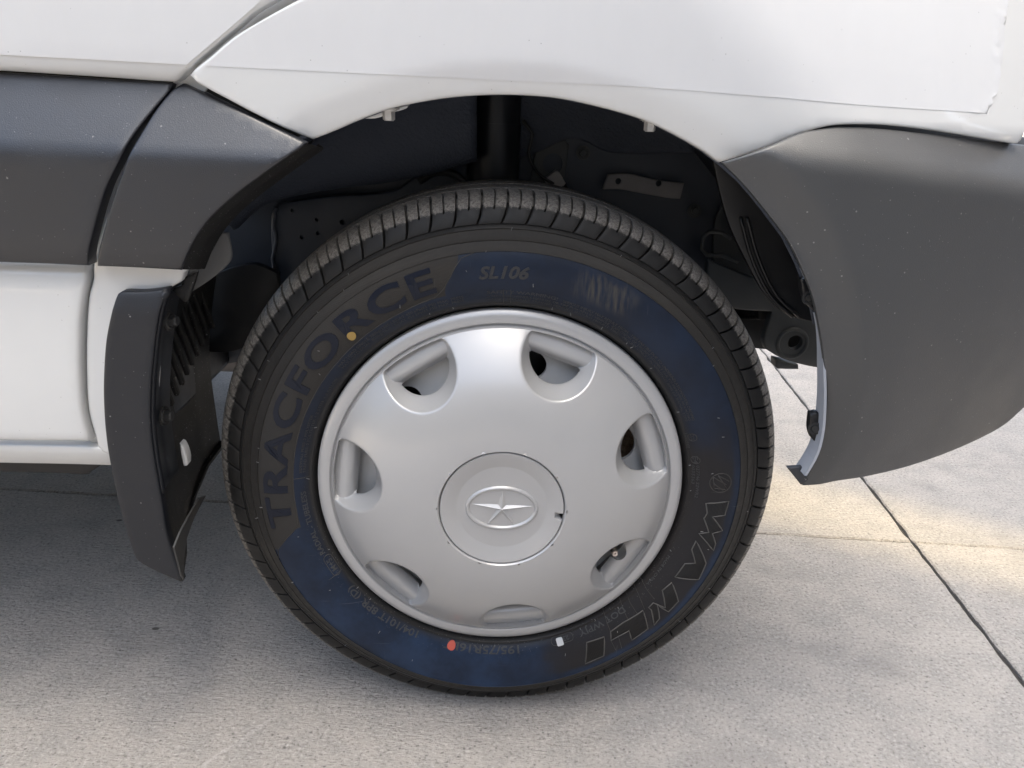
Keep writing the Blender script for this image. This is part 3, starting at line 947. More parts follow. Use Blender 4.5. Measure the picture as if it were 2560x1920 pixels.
for px in c5((812, 312), (790, 770)):
    xx = np.interp(on_axis([px], 1, -0.035)[0][2], [p[1] for p in redge[::-1]], [p[0] for p in redge[::-1]])
    q = on_axis([px], 0, xx - 0.0015)[0]
    hex_bolt(q, (1, -0.15, 0.05), 0.0062, 0.009, flap, 'bolt_dark')
# white drain tab below the flange, torn grey tab at the top of the flap
def plate_px(name, outline, y, thick, mat, parent, edge=0.0015, holes=(), sharp=40, grid=0.012, S=None):
    P = on_axis(outline, 1, y)[:, [0, 2]] if S is None else on_surface(outline, S)
    HH = []
    for (hp, r) in holes:
        c = on_axis([hp], 1, y)[0]
        HH.append(circle2(c[0], c[2], r, 20))
    f = S if S is not None else (lambda x, z: np.full(np.shape(x), y))
    return sheet(name, P, f, thick, mat, parent, edge=edge, grid=grid, holes=HH, sharp=sharp)
plate_px('sill_tab', c5((864, 905), (876, 912), (892, 945), (902, 985), (901, 1012), (884, 1016), (873, 960)), -0.004, 0.012, 'paint', van, grid=0.006)
cF = crop(220, 600, 440 / 1587)
plate_px('fender_end_tab', cF((862, 292), (905, 250), (992, 246), (985, 290), (930, 320), (864, 335)), -0.03, 0.003, 'greyflange', van, grid=0.006)
plate_px('flange_top', cF((864, 335), (930, 318), (985, 290), (960, 380), (925, 480), (890, 560), (860, 560), (800, 500), (745, 445), (840, 410)), -0.036, 0.004, 'flapdust', van, grid=0.006)

# ------------------------------------------------------------------ inside the wheel arch
well = plate_px('inner_wheelhouse', d((380, 560), (430, 440), (640, 230), (1060, 140), (1500, 230), (1700, 440), (1800, 640), (1640, 640), (1500, 640), (1000, 600), (640, 640), (545, 770), (395, 770)), 0.275, 0.02, 'apron', van, edge=0, sharp=180, grid=0.05)
well['label'] = 'dark inner wheel arch panel behind the tyre'
# roof of the arch: swept sheet from the outer lip to the inner panel
vs, fs = [], []
arcp = smooth_path(np.concatenate([ [(-0.335, 0.585), (-0.30, 0.63), (-0.25, 0.685)], ARCH_XZ[:-6]]), 0.02, False)
ys = [-0.030, -0.010, 0.05, 0.12, 0.20, 0.28]
for i, (x, z) in enumerate(arcp):
    cx, cz = 0.01, 0.40
    for k, y in enumerate(ys):
        g = 1.0 + (0.0, 0.025, 0.07, 0.09, 0.09, 0.08)[k]
        vs.append((cx + (x - cx) * g, y, cz + (z - cz) * g))
    if i:
        for k in range(len(ys) - 1):
            a = (i - 1) * len(ys) + k
            fs.append((a, a + len(ys), a + len(ys) + 1, a + 1))
o = link('arch_roof', mesh('arch_roof', vs, fs), 'undercoat', van)
md = o.modifiers.new('thickness', 'SOLIDIFY'); md.thickness = 0.004; md.offset = 1
# undercoated bulge
def S_bulge(x, z):
    x = np.asarray(x, float); z = np.asarray(z, float)
    return 0.130 + 0.9 * soft(0.700 - z + 0.12 * (x + 0.15), 0.03) * 0.6 + 0.10 * (x + 0.25)
plate_px('undercoated_bulge', d((470, 470), (560, 380), (680, 290), (830, 220), (1000, 180), (1030, 190), (1030, 350), (930, 378), (840, 396), (740, 408), (640, 424), (560, 448), (500, 500)), 0.13, 0.02, 'undercoat', van, edge=0.010, grid=0.01, S=S_bulge)
plate_px('undercoated_panel', d((1100, 150), (1500, 150), (1500, 330), (1320, 330), (1240, 300), (1160, 330), (1100, 350)), 0.245, 0.012, 'undercoat', van, edge=0.006, grid=0.02)
cP = crop(640, 420, 660 / 2212)
plate_px('apron_plate', d((585, 470), (600, 440), (700, 425), (850, 412), (900, 380), (1010, 350), (1040, 420), (900, 460), (700, 620), (592, 620)), 0.245, 0.006, 'apron', van, edge=0.003, grid=0.02,
         holes=[(p, r) for p, r in zip(cP((304, 357), (510, 432), (724, 454), (518, 547), (383, 580)), (0.0027, 0.0027, 0.0036, 0.0027, 0.0027))])
plate_px('splash_shield', d((430, 620), (470, 590), (545, 570), (600, 590), (600, 640), (540, 740), (500, 760), (440, 760)), 0.20, 0.01, 'black', van, grid=0.03)
plate_px('fender_inner_skin', cF((992, 250), (1075, 40), (1130, -80), (1260, -60), (1290, 160), (1230, 250), (1100, 360), (925, 475)), 0.035, 0.003, 'greyflange', van, grid=0.01, edge=0.002)
# shock absorber tube
bm = bmesh.new()
c0 = on_axis(d((1067, 300)), 1, 0.245)[0]
bm_cyl(bm, (c0[0], 0.245, 0.45), (c0[0], 0.245, 0.90), 0.0335, seg=40)
bm_cyl(bm, (c0[0], 0.245, 0.45), (c0[0], 0.245, 0.73), 0.0350, seg=40)
bm_obj('shock_absorber', bm, 'strut', van, auto=40)
plate_px('cable_bracket', c3((60, 620), (105, 370), (130, 340), (240, 345), (290, 380), (270, 560), (255, 720), (60, 700)), 0.262, 0.004, 'beam', van, holes=[(c3((195, 497))[0], 0.0138)], grid=0.02)
cn = plate_px('cable_connector', c3((142, 590), (215, 535), (232, 545), (272, 612), (262, 625), (195, 655), (178, 648)), 0.245, 0.016, 'connector', van, grid=0.006, edge=0.0015)
w0 = on_axis(c3((262, 620), (285, 655), (290, 720)), 1, 0.252)
link('wire', tube_mesh('wire', smooth_path(w0, 0.01, False), 0.002, 8), 'rubber', cn)
plate_px('nut_bracket', c3((600, 295), (860, 295), (985, 330), (985, 425), (610, 415), (592, 390)), 0.262, 0.004, 'beam', van, grid=0.02)
plate_px('nut_bracket_end', c3((545, 300), (605, 280), (585, 390), (530, 405)), 0.258, 0.006, 'beam', van, grid=0.02)
for px in c3((660, 357), (940, 362)):
    q = on_axis([px], 1, 0.262)[0]
    hex_bolt(q, (0, -1, 0), 0.0062, 0.005, van, 'beam', False, 'weld_nut')
plate_px('slotted_tab', c3((520, 560), (640, 555), (800, 590), (975, 612), (950, 705), (880, 700), (700, 668), (600, 650), (490, 648)), 0.250, 0.004, 'bracket', van, holes=[(c3((583, 600))[0], 0.0042), (c3((822, 612))[0], 0.0042)], grid=0.012)
# hook bracket
HK = on_axis(c3((1250, 940), (1200, 905), (1120, 900), (1085, 930), (1078, 1000), (1105, 1035), (1200, 1040), (1290, 1078)), 1, 0.22)
link('hook_bracket', tube_mesh('hook_bracket', smooth_path(HK, 0.008, False), 0.0028, 10), 'beam', van)
plate_px('frame_gusset', d((1560, 440), (1600, 520), (1640, 620), (1600, 620), (1540, 560), (1545, 480)), 0.262, 0.004, 'beam', van, grid=0.02)
# brake hose, sensor wire, seam bead and bolts on the inner panels
P = on_axis(d((905, 392), (940, 372), (985, 378), (1010, 408), (1004, 450)), 1, 0.225)
link('brake_hose', tube_mesh('brake_hose', smooth_path(P, 0.008, False), 0.0050, 12), 'rubber', van)
P = on_axis(d((1130, 260), (1150, 290), (1142, 330), (1160, 372), (1196, 398)), 1, 0.238)
link('sensor_wire', tube_mesh('sensor_wire', smooth_path(P, 0.008, False), 0.0022, 8), 'rubber', van)
P = on_axis(d((597, 445), (592, 480), (597, 520), (590, 560), (594, 600)), 1, 0.2445)
link('weld_bead', tube_mesh('weld_bead', smooth_path(P, 0.004, False) + RNG.normal(0, 0.0006, smooth_path(P, 0.004, False).shape), 0.0030, 8), 'apron', van)
for px in d((1135, 300), (1260, 330), (1290, 470), (1500, 455)):
    q = on_axis([px], 1, 0.270)[0]
    hex_bolt(q, (0, -1, 0.05), 0.0055, 0.006, van, 'beam', True, 'panel_bolt')
# front splash liner
liner = plate_px('front_liner', d((1530, 300), (1600, 350), (1690, 460), (1745, 560), (1780, 680), (1762, 697), (1700, 680), (1655, 640), (1610, 560), (1570, 470)), 0.06, 0.006, 'black', van, grid=0.02)
for off in (0, 14):
    L = on_axis(d((1600 + off, 470), (1625 + off, 560), (1665 + off, 640), (1712 + off, 684)), 1, 0.056)
    link('liner_bead', tube_mesh('liner_bead', smooth_path(L, 0.01, False), 0.0022, 8), 'black', liner)
# frame rail end
beam = plate_px('frame_rail', d((1530, 560), (1600, 590), (1660, 610), (1760, 640), (1800, 690), (1800, 800), (1740, 790), (1690, 775), (1655, 755), (1650, 735), (1668, 674), (1590, 668), (1520, 650)), 0.20, 0.012, 'beam', van, grid=0.02, edge=0.003,
                holes=[(d((1718, 740))[0], 0.0105)])
q = on_axis(d((1712, 742)), 1, 0.199)[0]
bm = bmesh.new()
for r0, r1, y in ((0.0195, 0.0215, 0.1965),):
    n = 48
    vs = []
    for k in range(n):
        a = 2 * PI * k / n
        vs.append([bm.verts.new((q[0] + r * math.cos(a), yy, q[2] + r * math.sin(a))) for r, yy in ((r0 - 0.002, 0.2003), (r0, y), (r1, y), (r1 + 0.002, 0.2003))])
    for k in range(n):
        for j in range(3):
            bm.faces.new((vs[k][j], vs[k][j + 1], vs[(k + 1) % n][j + 1], vs[(k + 1) % n][j]))
bm_obj('pressed_ring', bm, 'beam', beam, True)
plate_px('rail_hole_back', d((1695, 720), (1745, 720), (1745, 770), (1695, 770)), 0.225, 0.01, 'black', beam, grid=0.03)
plate_px('rail_inner', d((1560, 690), (1660, 690), (1655, 755), (1560, 745)), 0.27, 0.02, 'black', van, grid=0.04)
plate_px('rail_upper', d((1560, 640), (1690, 640), (1668, 692), (1640, 692), (1637, 671), (1585, 664)), 0.24, 0.015, 'black', van, grid=0.04)
plate_px('rail_nut', cB((440, 830), (578, 862), (578, 888), (450, 885), (438, 870)), 0.215, 0.02, 'beam', beam, grid=0.02, edge=0.002)
# axle tube glimpsed left of the tyre and the bulk of the underbody
bm = bmesh.new()
q = on_axis(d((500, 775)), 1, 0.55)[0]
bm_cyl(bm, (q[0] - 0.4, 0.55, q[2]), (q[0] + 0.5, 0.55, q[2]), 0.024, seg=24)
bm_obj('exhaust_pipe', bm, 'bracket', van, auto=40)
bm = bmesh.new()
bm_box(bm, (-1.30, 0.80, 0.400), (0.90, 0.78, 0.03), None, 0.01)
bm_obj('floor_pan', bm, 'black', van)
bm = bmesh.new()
bm_box(bm, (0.02, 0.80, 0.64), (0.42, 0.50, 0.22), None, 0.02)
bm_obj('engine_bay', bm, 'black', van)
bm = bmesh.new()
bm_box(bm, (-0.15, 0.46, 0.93), (0.62, 0.38, 0.06), None, 0.02)
bm_obj('cowl', bm, 'black', van)
# hanging bolts under the arch lip
for px, r in ((c2((880, 190))[0], 0.0062), (c3((770, 255))[0], 0.0060)):
    q = on_axis([px], 1, -0.026)[0]
    hex_bolt((q[0], q[1], q[2] + 0.004), (0.03, 0.05, -1), r, 0.011, fender, 'bolt', True, 'arch_bolt')
tab = on_axis(c2((730, 228), (800, 190), (900, 165), (1000, 146), (990, 165), (900, 195), (800, 228)), 1, -0.024)[:, [0, 2]]
sheet('arch_tab', tab, lambda x, z: np.full(np.shape(x), -0.024), 0.012, 'paint', fender, edge=0.001, grid=0.01, sharp=60)

# ------------------------------------------------------------------ the wheel
wheel = bpy.data.objects.new('wheel', None)
COL.objects.link(wheel)
wheel.parent = van
wheel.location = AXLE
PROF = [(0.205, 0.030), (0.210, 0.018), (0.2150, 0.012), (0.2175, 0.0075), (0.2195, 0.0015), (0.2205, -0.0020), (0.2225, -0.0042), (0.2245, -0.0040), (0.2262, -0.0052),
        (0.2290, -0.0075), (0.2330, -0.0100), (0.2390, -0.0128), (0.2450, -0.0145), (0.2530, -0.0157), (0.2600, -0.0160), (0.2680, -0.0155), (0.2750, -0.0143),
        (0.2800, -0.0130), (0.2816, -0.0124), (0.2820, -0.0132), (0.2827, -0.0128), (0.2832, -0.0118), (0.2880, -0.0090), (0.2920, -0.0060), (0.2926, -0.0066), (0.2934, -0.0048),
        (0.2980, -0.0012), (0.3025, 0.0025), (0.3035, 0.0018), (0.3060, 0.0040), (0.3075, 0.0062), (0.3080, 0.0095), (0.3150, 0.0150), (0.3230, 0.0210), (0.3300, 0.0320),
        (0.3330, 0.0420), (0.3335, 0.0520), (0.3405, 0.0530), (0.3412, 0.0600), (0.3416, 0.0780), (0.3410, 0.0810), (0.3340, 0.0820), (0.3340, 0.0900), (0.3416, 0.0910), (0.3418, 0.1030),
        (0.3340, 0.1040), (0.3340, 0.1110), (0.3412, 0.1120), (0.3408, 0.1400), (0.3340, 0.1420), (0.3335, 0.1480), (0.3390, 0.1500), (0.3340, 0.1640), (0.3200, 0.1780), (0.3000, 0.1910), (0.2700, 0.2010), (0.2450, 0.1990), (0.2250, 0.1880), (0.2100, 0.1700)]
PR = [p[0] for p in PROF[5:31]]
PY = [p[1] for p in PROF[5:31]]
def tyre_y(r):
    return float(np.interp(r, PR, PY))
def lathe(name, prof, n, mat, parent, smooth_ang=35, flip=False):
    vs, fs = [], []
    m = len(prof)
    for k in range(n):
        a = 2 * PI * k / n
        s, c = math.sin(a), math.cos(a)
        for r, y in prof:
            vs.append((r * s, y, r * c))
    for k in range(n):
        l = (k + 1) % n
        for j in range(m - 1):
            f = (k * m + j, k * m + j + 1, l * m + j + 1, l * m + j)
            fs.append(f[::-1] if flip else f)
    me = mesh(name, vs, fs)
    bm = bmesh.new(); bm.from_mesh(me)
    bmesh.ops.recalc_face_normals(bm, faces=bm.faces[:])
    bm.to_mesh(me); bm.free()
    o = link(name, me, mat, parent)
    me.set_sharp_from_angle(angle=math.radians(smooth_ang))
    return o
tyre = lathe('tyre', PROF, 360, 'tyre', wheel, 50)
for v in tyre.data.vertices:                                    # the loaded sidewall bulges above the contact patch
    if v.co.y < 0.03 and v.co.z < -0.2:
        r_ = math.hypot(v.co.x, v.co.z)
        a_ = abs(math.atan2(v.co.x, -v.co.z))
        v.co.y -= 0.0065 * max(0.0, math.cos(min(PI / 2, a_ * 2.4))) ** 2 * math.exp(-((r_ - 0.292) / 0.016) ** 2)
tyre['label'] = 'new black radial tyre with raised lettering and a bluish sidewall'
# shoulder tread blocks
NB = 75
BP = [(0.3075, 0.0068), (0.3082, 0.0054), (0.3110, 0.0056), (0.3170, 0.0082), (0.3225, 0.0112), (0.3275, 0.0150), (0.3318, 0.0200), (0.3350, 0.0260), (0.3374, 0.0330), (0.3392, 0.0410), (0.3402, 0.0500), (0.3340, 0.0510)]
def block_mesh():
    pitch = 2 * PI / NB
    cols = [0.0, 0.012, 0.05, 0.25, 0.452, 0.466, 0.534, 0.548, 0.75, 0.95, 0.988, 1.0]
    gap = 0.085
    vs, fs = [], []
    m = len(BP)
    lens = np.cumsum([0] + [math.dist(BP[i], BP[i + 1]) for i in range(m - 1)])
    lens = lens / lens[-1]
    for ci, u in enumerate(cols):
        for j, (r, y) in enumerate(BP):
            v = lens[j]
            bend = -0.30 * max(0, (0.46 - v) / 0.46) ** 2.2 - 0.18 * max(0, (v - 0.72) / 0.28) ** 1.5
            a = (gap / 2 + u * (1 - gap) + bend - 0.5) * pitch
            rr, yy = r, y
            if ci in (0, len(cols) - 1):
                rr, yy = r - 0.0075 * min(1, v * 3 + 0.25), y + 0.0045 * (1 - v)
            elif ci in (1, len(cols) - 2):
                rr, yy = r - 0.0004, y + 0.0002
            if ci in (5, 6) and 0.30 < v < 0.86:
                rr, yy = r - 0.005, y + 0.003
            vs.append((rr * math.sin(a), yy, rr * math.cos(a)))
    for c in range(len(cols) - 1):
        for j in range(m - 1):
            fs.append((c * m + j, c * m + j + 1, (c + 1) * m + j + 1, (c + 1) * m + j))
    me = mesh('tread_block', vs, fs)
    bm = bmesh.new(); bm.from_mesh(me)
    bmesh.ops.recalc_face_normals(bm, faces=bm.faces[:])
    # outward: average normal should point away from the axle / to -Y
    s = sum((f.normal.y < 0) for f in bm.faces if f.calc_center_median().y < 0.02)
    t = sum(1 for f in bm.faces if f.calc_center_median().y < 0.02)
    if s < t / 2:
        bmesh.ops.reverse_faces(bm, faces=bm.faces[:])
    bm.to_mesh(me); bm.free()
    me.materials.append(MAT['tyre'])
    me.shade_smooth()
    me.set_sharp_from_angle(angle=math.radians(38))
    return me
bmesh_block = block_mesh()
for k in range(NB):
    o = bpy.data.objects.new('tread_block', bmesh_block)
    COL.objects.link(o)
    o.parent = wheel
    o.rotation_euler = (0, (k + 0.3) * 2 * PI / NB, 0)

# raised writing ------------------------------------------------------------
def pol(r, th, y):
    return (r * math.sin(th), y, r * math.cos(th))
def warp(name, me, r0, th0, lift, mat, depth=0.0):
    for v in me.vertices:
        x, yv, zz = v.co
        r = r0 + yv
        th = th0 + x / (r0 + 0.5 * 0.012)
        v.co = pol(r, th, tyre_y(r) - lift * (1 if zz > 0 else -0.6))
    me.update()
    me.materials.clear()
    o = link(name, me, mat, wheel, smooth=False)
    return o
def arc_text(txt, a0, a1, r0, r1, mat, lift=0.0006, bold=0.0, shear=0.0, name='raised_lettering', res=3, spacing=1.0):
    cu = bpy.data.curves.new('t', 'FONT')
    cu.body = txt
    cu.size = 1.0
    cu.resolution_u = res
    cu.offset = bold
    cu.shear = shear
    cu.space_character = spacing
    cu.extrude = 0.05
    to = bpy.data.objects.new('t', cu)
    COL.objects.link(to)
    dg = bpy.context.evaluated_depsgraph_get()
    me = bpy.data.meshes.new_from_object(to.evaluated_get(dg))
    bpy.data.objects.remove(to)
    bpy.data.curves.remove(cu)
    n = len(me.vertices)
    co = np.zeros(n * 3)
    me.vertices.foreach_get('co', co)
    co = co.reshape(-1, 3)
    lo, hi = co.min(0), co.max(0)
    A0, A1 = math.radians(a0), math.radians(a1)
    hh = 0.70                                              # cap height of the built-in font for size 1
    y0 = max(lo[1], -0.02) if lo[1] > -0.1 else 0.0
    rm = (r0 + r1) / 2
    sx = (A1 - A0) * rm / (hi[0] - lo[0])
    sy = (r1 - r0) / (hi[1] - y0)
    if sx * (hi[0] - lo[0]) / len(txt) > 0.008:                # large letters follow the sidewall closely
        bm = bmesh.new(); bm.from_mesh(me)
        es = [e for e in bm.edges if e.calc_length() * sx > 0.006]
        bmesh.ops.subdivide_edges(bm, edges=es, cuts=2)
        bm.to_mesh(me); bm.free()
        n = len(me.vertices)
        co = np.zeros(n * 3); me.vertices.foreach_get('co', co); co = co.reshape(-1, 3)
    for v in me.vertices:
        r = r0 + (v.co.y - y0) * sy
        th = A0 + (v.co.x - lo[0]) * sx / rm
        v.co = pol(r, th, tyre_y(r) - (lift if v.co.z > 0 else -lift * 0.6))
    me.materials.clear()
    me.update()
    return link(name, me, mat, wheel, smooth=False)
def ridge_line(pts, rad=0.00045, mat='ridge', name='moulded_line', closed=False):
    """a thin moulded bead through (r, degrees) points"""
    P = []
    n = len(pts)
    for i in range(n if closed else n - 1):
        (r0, a0), (r1, a1) = pts[i], pts[(i + 1) % n]
        k = max(1, int(abs(a1 - a0) / 2.0), int(abs(r1 - r0) / 0.004))
        for j in range(k):
            t = j / k
            P.append((r0 + (r1 - r0) * t, a0 + (a1 - a0) * t))
    if not closed:
        P.append(pts[-1])
    W = [pol(r, math.radians(a), tyre_y(r) - rad * 0.35) for r, a in P]
    return link(name, tube_mesh(name, W, rad, 5, closed), mat, wheel)
arc_text('TRACFORCE', -102.0, -18.2, 0.2480, 0.2760, 'letter', 0.0007, 0.028, 0.0, res=4, spacing=1.12)
A0d, A1d = math.degrees(RIB_A0), math.degrees(RIB_A1)
ridge_line([(0.2815, A0d - 5), (0.2780, A0d - 2.8), (0.2700, A0d - 1.2), (0.2600, A0d + 0.3), (0.2500, A0d + 1.8), (0.2440, A0d + 3.5), (0.2415, A0d + 7), (0.2412, -70), (0.2405, -50), (0.2412, -28), (0.2430, A1d - 5), (0.2490, A1d - 2.5), (0.2600, A1d - 0.2), (0.2700, A1d + 1.6), (0.2780, A1d + 3.2), (0.2815, A1d + 6)])
arc_text('SL106', -7.6, 4.2, 0.2535, 0.2672, 'code', 0.0007, 0.03, 0.25)
arc_text('SAFETY WARNING!', -6.0, 12.5, 0.2362, 0.2398, 'smallprint', 0.0005, 0.0)
arc_text('SERIOUS INJURY MAY RESULT FROM: -TIRE FAILURE DUE TO UNDERINFLATION/OVERLOADING', 14.0, 66.0, 0.2356, 0.2386, 'smallprint', 0.0005, res=2)
arc_text('-- FOLLOW OWNER\'S MANUAL OR TIRE PLACARD IN VEHICLE. -EXPLOSION OF TIRE/RIM ASSEMBLY DUE TO IMPROPER MOUNTING', -6.0, 66.0, 0.2318, 0.2346, 'smallprint', 0.0005, res=2)
arc_text('-- ONLY SPECIALLY TRAINED PERSONS SHOULD MOUNT TIRES. -MOUNT ONLY ON APPROVED RIMS OF RADIAL TYPE', -6.0, 66.0, 0.2282, 0.2308, 'smallprint', 0.0005, res=2)
arc_text('MAX.LOAD SINGLE 900kg(1985 LBS)AT 450 kPa(65 PSI) MAX. PRESS.', -51.5, -12.0, 0.2345, 0.2376, 'smallprint', 0.0005, res=2)
arc_text('MAX.LOAD DUAL  825kg(1820 LBS)AT 450 kPa(65 PSI) MAX. PRESS.', -51.5, -12.0, 0.2302, 0.2332, 'smallprint', 0.0005, res=2)
arc_text('SIDEWALL PLIES: 2 POLYESTER', -86.5, -68.0, 0.2325, 0.2352, 'smallprint', 0.0005, res=2)
arc_text('TREAD PLIES: 2 POLYESTER + 2 STEEL + 2 NYLON', -86.5, -55.0, 0.2285, 0.2312, 'smallprint', 0.0005, res=2)
arc_text('RADIAL - TUBELESS', -114.0, -92.5, 0.2290, 0.2345, 'smallprint', 0.0005, 0.01, res=3)
arc_text('M+S', -120.6, -116.4, 0.2268, 0.2325, 'smallprint', 0.0005, 0.01)
def stadium(a0, a1, r0, r1, n=6):
    pts = []
    rm, hr = (r0 + r1) / 2, (r1 - r0) / 2
    ha = math.degrees(hr / rm)
    for k in range(n + 1):
        w = -PI / 2 + PI * k / n
        pts.append((rm + hr * math.sin(w), a1 - ha + ha * math.cos(w)))
    for k in range(n + 1):
        w = PI / 2 + PI * k / n
        pts.append((rm + hr * math.sin(w), a0 + ha + ha * math.cos(w)))
    return pts
ridge_line(stadium(-122.3, -114.9, 0.2250, 0.2342), closed=True)
arc_text('195/75R16LT', 172.0, 196.0, 0.2268, 0.2352, 'smallprint', 0.0006, 0.012, res=4)
arc_text('104/101T 8PR', 205.0, 226.0, 0.2270, 0.2345, 'smallprint', 0.0006, 0.012, res=4)
arc_text('(D)', 227.5, 232.0, 0.2275, 0.2340, 'smallprint', 0.0006, 0.012, res=4)
arc_text('DOT WPJY', 135.5, 152.0, 0.2275, 0.2335, 'smallprint', 0.0005, 0.008, res=3)
arc_text('2324', 155.6, 160.0, 0.2272, 0.2318, 'smallprint', 0.0005, 0.008, res=3)
ridge_line(stadium(154.2, 161.5, 0.2252, 0.2338), closed=True)
arc_text('MADE IN CHINA', 112.5, 124.5, 0.2262, 0.2288, 'smallprint', 0.0005, res=2)
arc_text('027746 S2WR2', 80.5, 91.0, 0.2310, 0.2342, 'smallprint', 0.0005, res=2)
arc_text('0035363', 80.5, 86.8, 0.2262, 0.2292, 'smallprint', 0.0005, res=2)
arc_text('E4', 77.6, 80.0, 0.2278, 0.2330, 'smallprint', 0.0005, res=3)
ridge_line([(0.2305 + 0.0047 * math.sin(w), 78.8 + 1.17 * math.cos(w)) for w in np.linspace(0, 2 * PI, 20)[:-1]], closed=True)
arc_text('CCC', 70.2, 72.6, 0.2290, 0.2325, 'smallprint', 0.0005, res=3)
ridge_line([(0.2307 + 0.0047 * math.sin(w), 71.4 + 1.17 * math.cos(w)) for w in np.linspace(0, 2 * PI, 20)[:-1]], closed=True)
arc_text('F000560', 70.0, 75.0, 0.2238, 0.2262, 'smallprint', 0.0005, res=2)
# big maker's name: hatched slanted letters, drawn as polygons in (degrees, radius)
def poly_letter(pts, name='raised_lettering', mat='hatch', lift=0.0006):
    P = [(a * 0.0045, r) for a, r in pts]                       # ~metres
    O = smooth_path(P, 0.003, True, 1)
    lo, hi = O.min(0), O.max(0)
    gx, gz = np.meshgrid(np.arange(lo[0], hi[0], 0.004), np.arange(lo[1], hi[1], 0.004))
    G = np.stack([gx.ravel(), gz.ravel()], 1)
    G = G[inside(G, O)]
    G = G[seg_dist(G, O) > 0.0012] if len(G) else G
    V, F = triangulate(O, [], G)
    n = len(V)
    vs = [pol(r, math.radians(a / 0.0045), tyre_y(r) - lift) for a, r in V] + [pol(r, math.radians(a / 0.0045), tyre_y(r) + 0.0004) for a, r in V]
    fs = [tuple(t) for t in F]
    cnt = {(t[i], t[(i + 1) % 3]) for t in F for i in range(3)}
    fs += [(b_, a, a + n, b_ + n) for a, b_ in cnt if (b_, a) not in cnt]
    o = link(name, mesh(name, vs, fs), mat, wheel, smooth=False)
    ridge_line([(r, a) for a, r in pts], 0.0009, 'outline', 'letter_outline', True)
    return o
cW = crop(1400, 1000, 540 / 1280)
def ang(px):
    P = on_axis(px, 1, -0.0145) - AXLE
    return [(math.degrees(math.atan2(p[0], p[2])), math.hypot(p[0], p[2])) for p in P]
poly_letter(ang(cW((865, 612), (998, 598), (975, 680), (900, 688), (962, 772), (900, 786), (920, 850), (908, 890), (822, 790), (880, 780), (852, 700), (872, 668))))
poly_letter(ang(cW((780, 885), (806, 834), (864, 965), (822, 1062), (680, 1048), (740, 968), (800, 962))))
poly_letter(ang(cW((606, 1128), (662, 1080), (700, 1190), (642, 1252), (576, 1210), (588, 1290), (556, 1332), (540, 1240), (524, 1228), (552, 1200), (622, 1226))))
poly_letter(ang(cW((372, 1322), (492, 1246), (520, 1352), (424, 1420), (408, 1362), (330, 1404), (302, 1420), (300, 1372))))
poly_letter(ang(cW((158, 1438), (262, 1402), (258, 1512), (148, 1560))))
LG = ang(cW((950, 488)))[0]
ridge_line([(LG[1] + 0.0125 * math.sin(w), LG[0] + 2.75 * math.cos(w)) for w in np.linspace(0, 2 * PI, 36)[:-1]], 0.0006, closed=True)
for seg in (((905, 455), (985, 500)), ((935, 445), (1000, 478)), ((905, 455), (912, 520)), ((912, 520), (990, 530)), ((935, 445), (990, 530)), ((905, 490), (965, 535))):
    A = ang(cW(*seg))
    ridge_line([(A[0][1], A[0][0]), (A[1][1], A[1][0])], 0.0006)
# flow lines under the big letters
for seg in (((470, 1065), (520, 1140), (560, 1180)), ((430, 1095), (470, 1170), (500, 1240)), ((380, 1130), (420, 1220), (460, 1270)), ((345, 1170), (380, 1260), (408, 1310)), ((250, 1245), (280, 1330), (300, 1375)), ((300, 1420), (330, 1480)), ((345, 1400), (365, 1470))):
    A = ang(cW(*seg))
    ridge_line([(a[1], a[0]) for a in A], 0.0003)
# radial mould seam lines and rubber nubs
for a in (-1.6, -88.0, -121.8, 0.3):
    ridge_line([(0.2245, a), (0.2410, a - 0.15)], 0.00035)
nb_me = None
bm = bmesh.new()
bm_cyl(bm, (0, 0, -0.0016), (0, 0, 0.0016), 0.00042, 0.0003, 6)
nb_me = bpy.data.meshes.new('rubber_nub'); bm.to_mesh(nb_me); bm.free()
nb_me.materials.append(MAT['nub'])
rr_ = random.Random(11)
for k in range(64):
    a = math.radians(k * 360 / 64 + rr_.uniform(-2, 2))
    r = rr_.choice([0.2245, 0.2262, 0.2480, 0.2640, 0.2822, 0.2822, 0.2925, 0.3030])
    o = bpy.data.objects.new('rubber_nub', nb_me)
    COL.objects.link(o)
    o.parent = wheel
    o.location = pol(r, a, tyre_y(r) - 0.0006)
    o.rotation_euler = (rr_.uniform(0.0, 0.5), a + rr_.uniform(-0.5, 0.5), rr_.uniform(-0.3, 0.3))
    o.scale = (1, 1, rr_.uniform(0.5, 1.25))
# paint dots and the small sticker
def sidewall_disc(name, r0, adeg, rad, mat, n=28, square=False):
    vs, fs = [], []
    a0 = math.radians(adeg)
    rings = 4
    pts = [(0, 0)]
    for q_ in range(1, rings + 1):
        for k in range(n):
            w = 2 * PI * k / n
            rr = rad * q_ / rings
            if square:
                rr *= 1.0 / max(abs(math.cos(w)), abs(math.sin(w))) ** 0.92
            else:
                rr *= 1 + 0.03 * math.sin(3 * w + 1)
            pts.append((rr * math.cos(w), rr * math.sin(w)))
    for u, v in pts:
        r = r0 + v
        vs.append(pol(r, a0 + u / r0, tyre_y(r) - 0.0009))
    for k in range(n):
        fs.append((0, 1 + k, 1 + (k + 1) % n))
    for q_ in range(rings - 1):
        for k in range(n):
            i, j = 1 + q_ * n + k, 1 + q_ * n + (k + 1) % n
            fs.append((i, i + n, j + n, j))
    m = len(vs)
    last = [1 + (rings - 1) * n + k for k in range(n)]
    vs += [(vs[i][0], vs[i][1] + 0.0012, vs[i][2]) for i in last]
    for k in range(n):
        fs.append((last[k], m + k, m + (k + 1) % n, last[(k + 1) % n]))
    return link(name, mesh(name, vs, fs), mat, wheel, smooth=False)
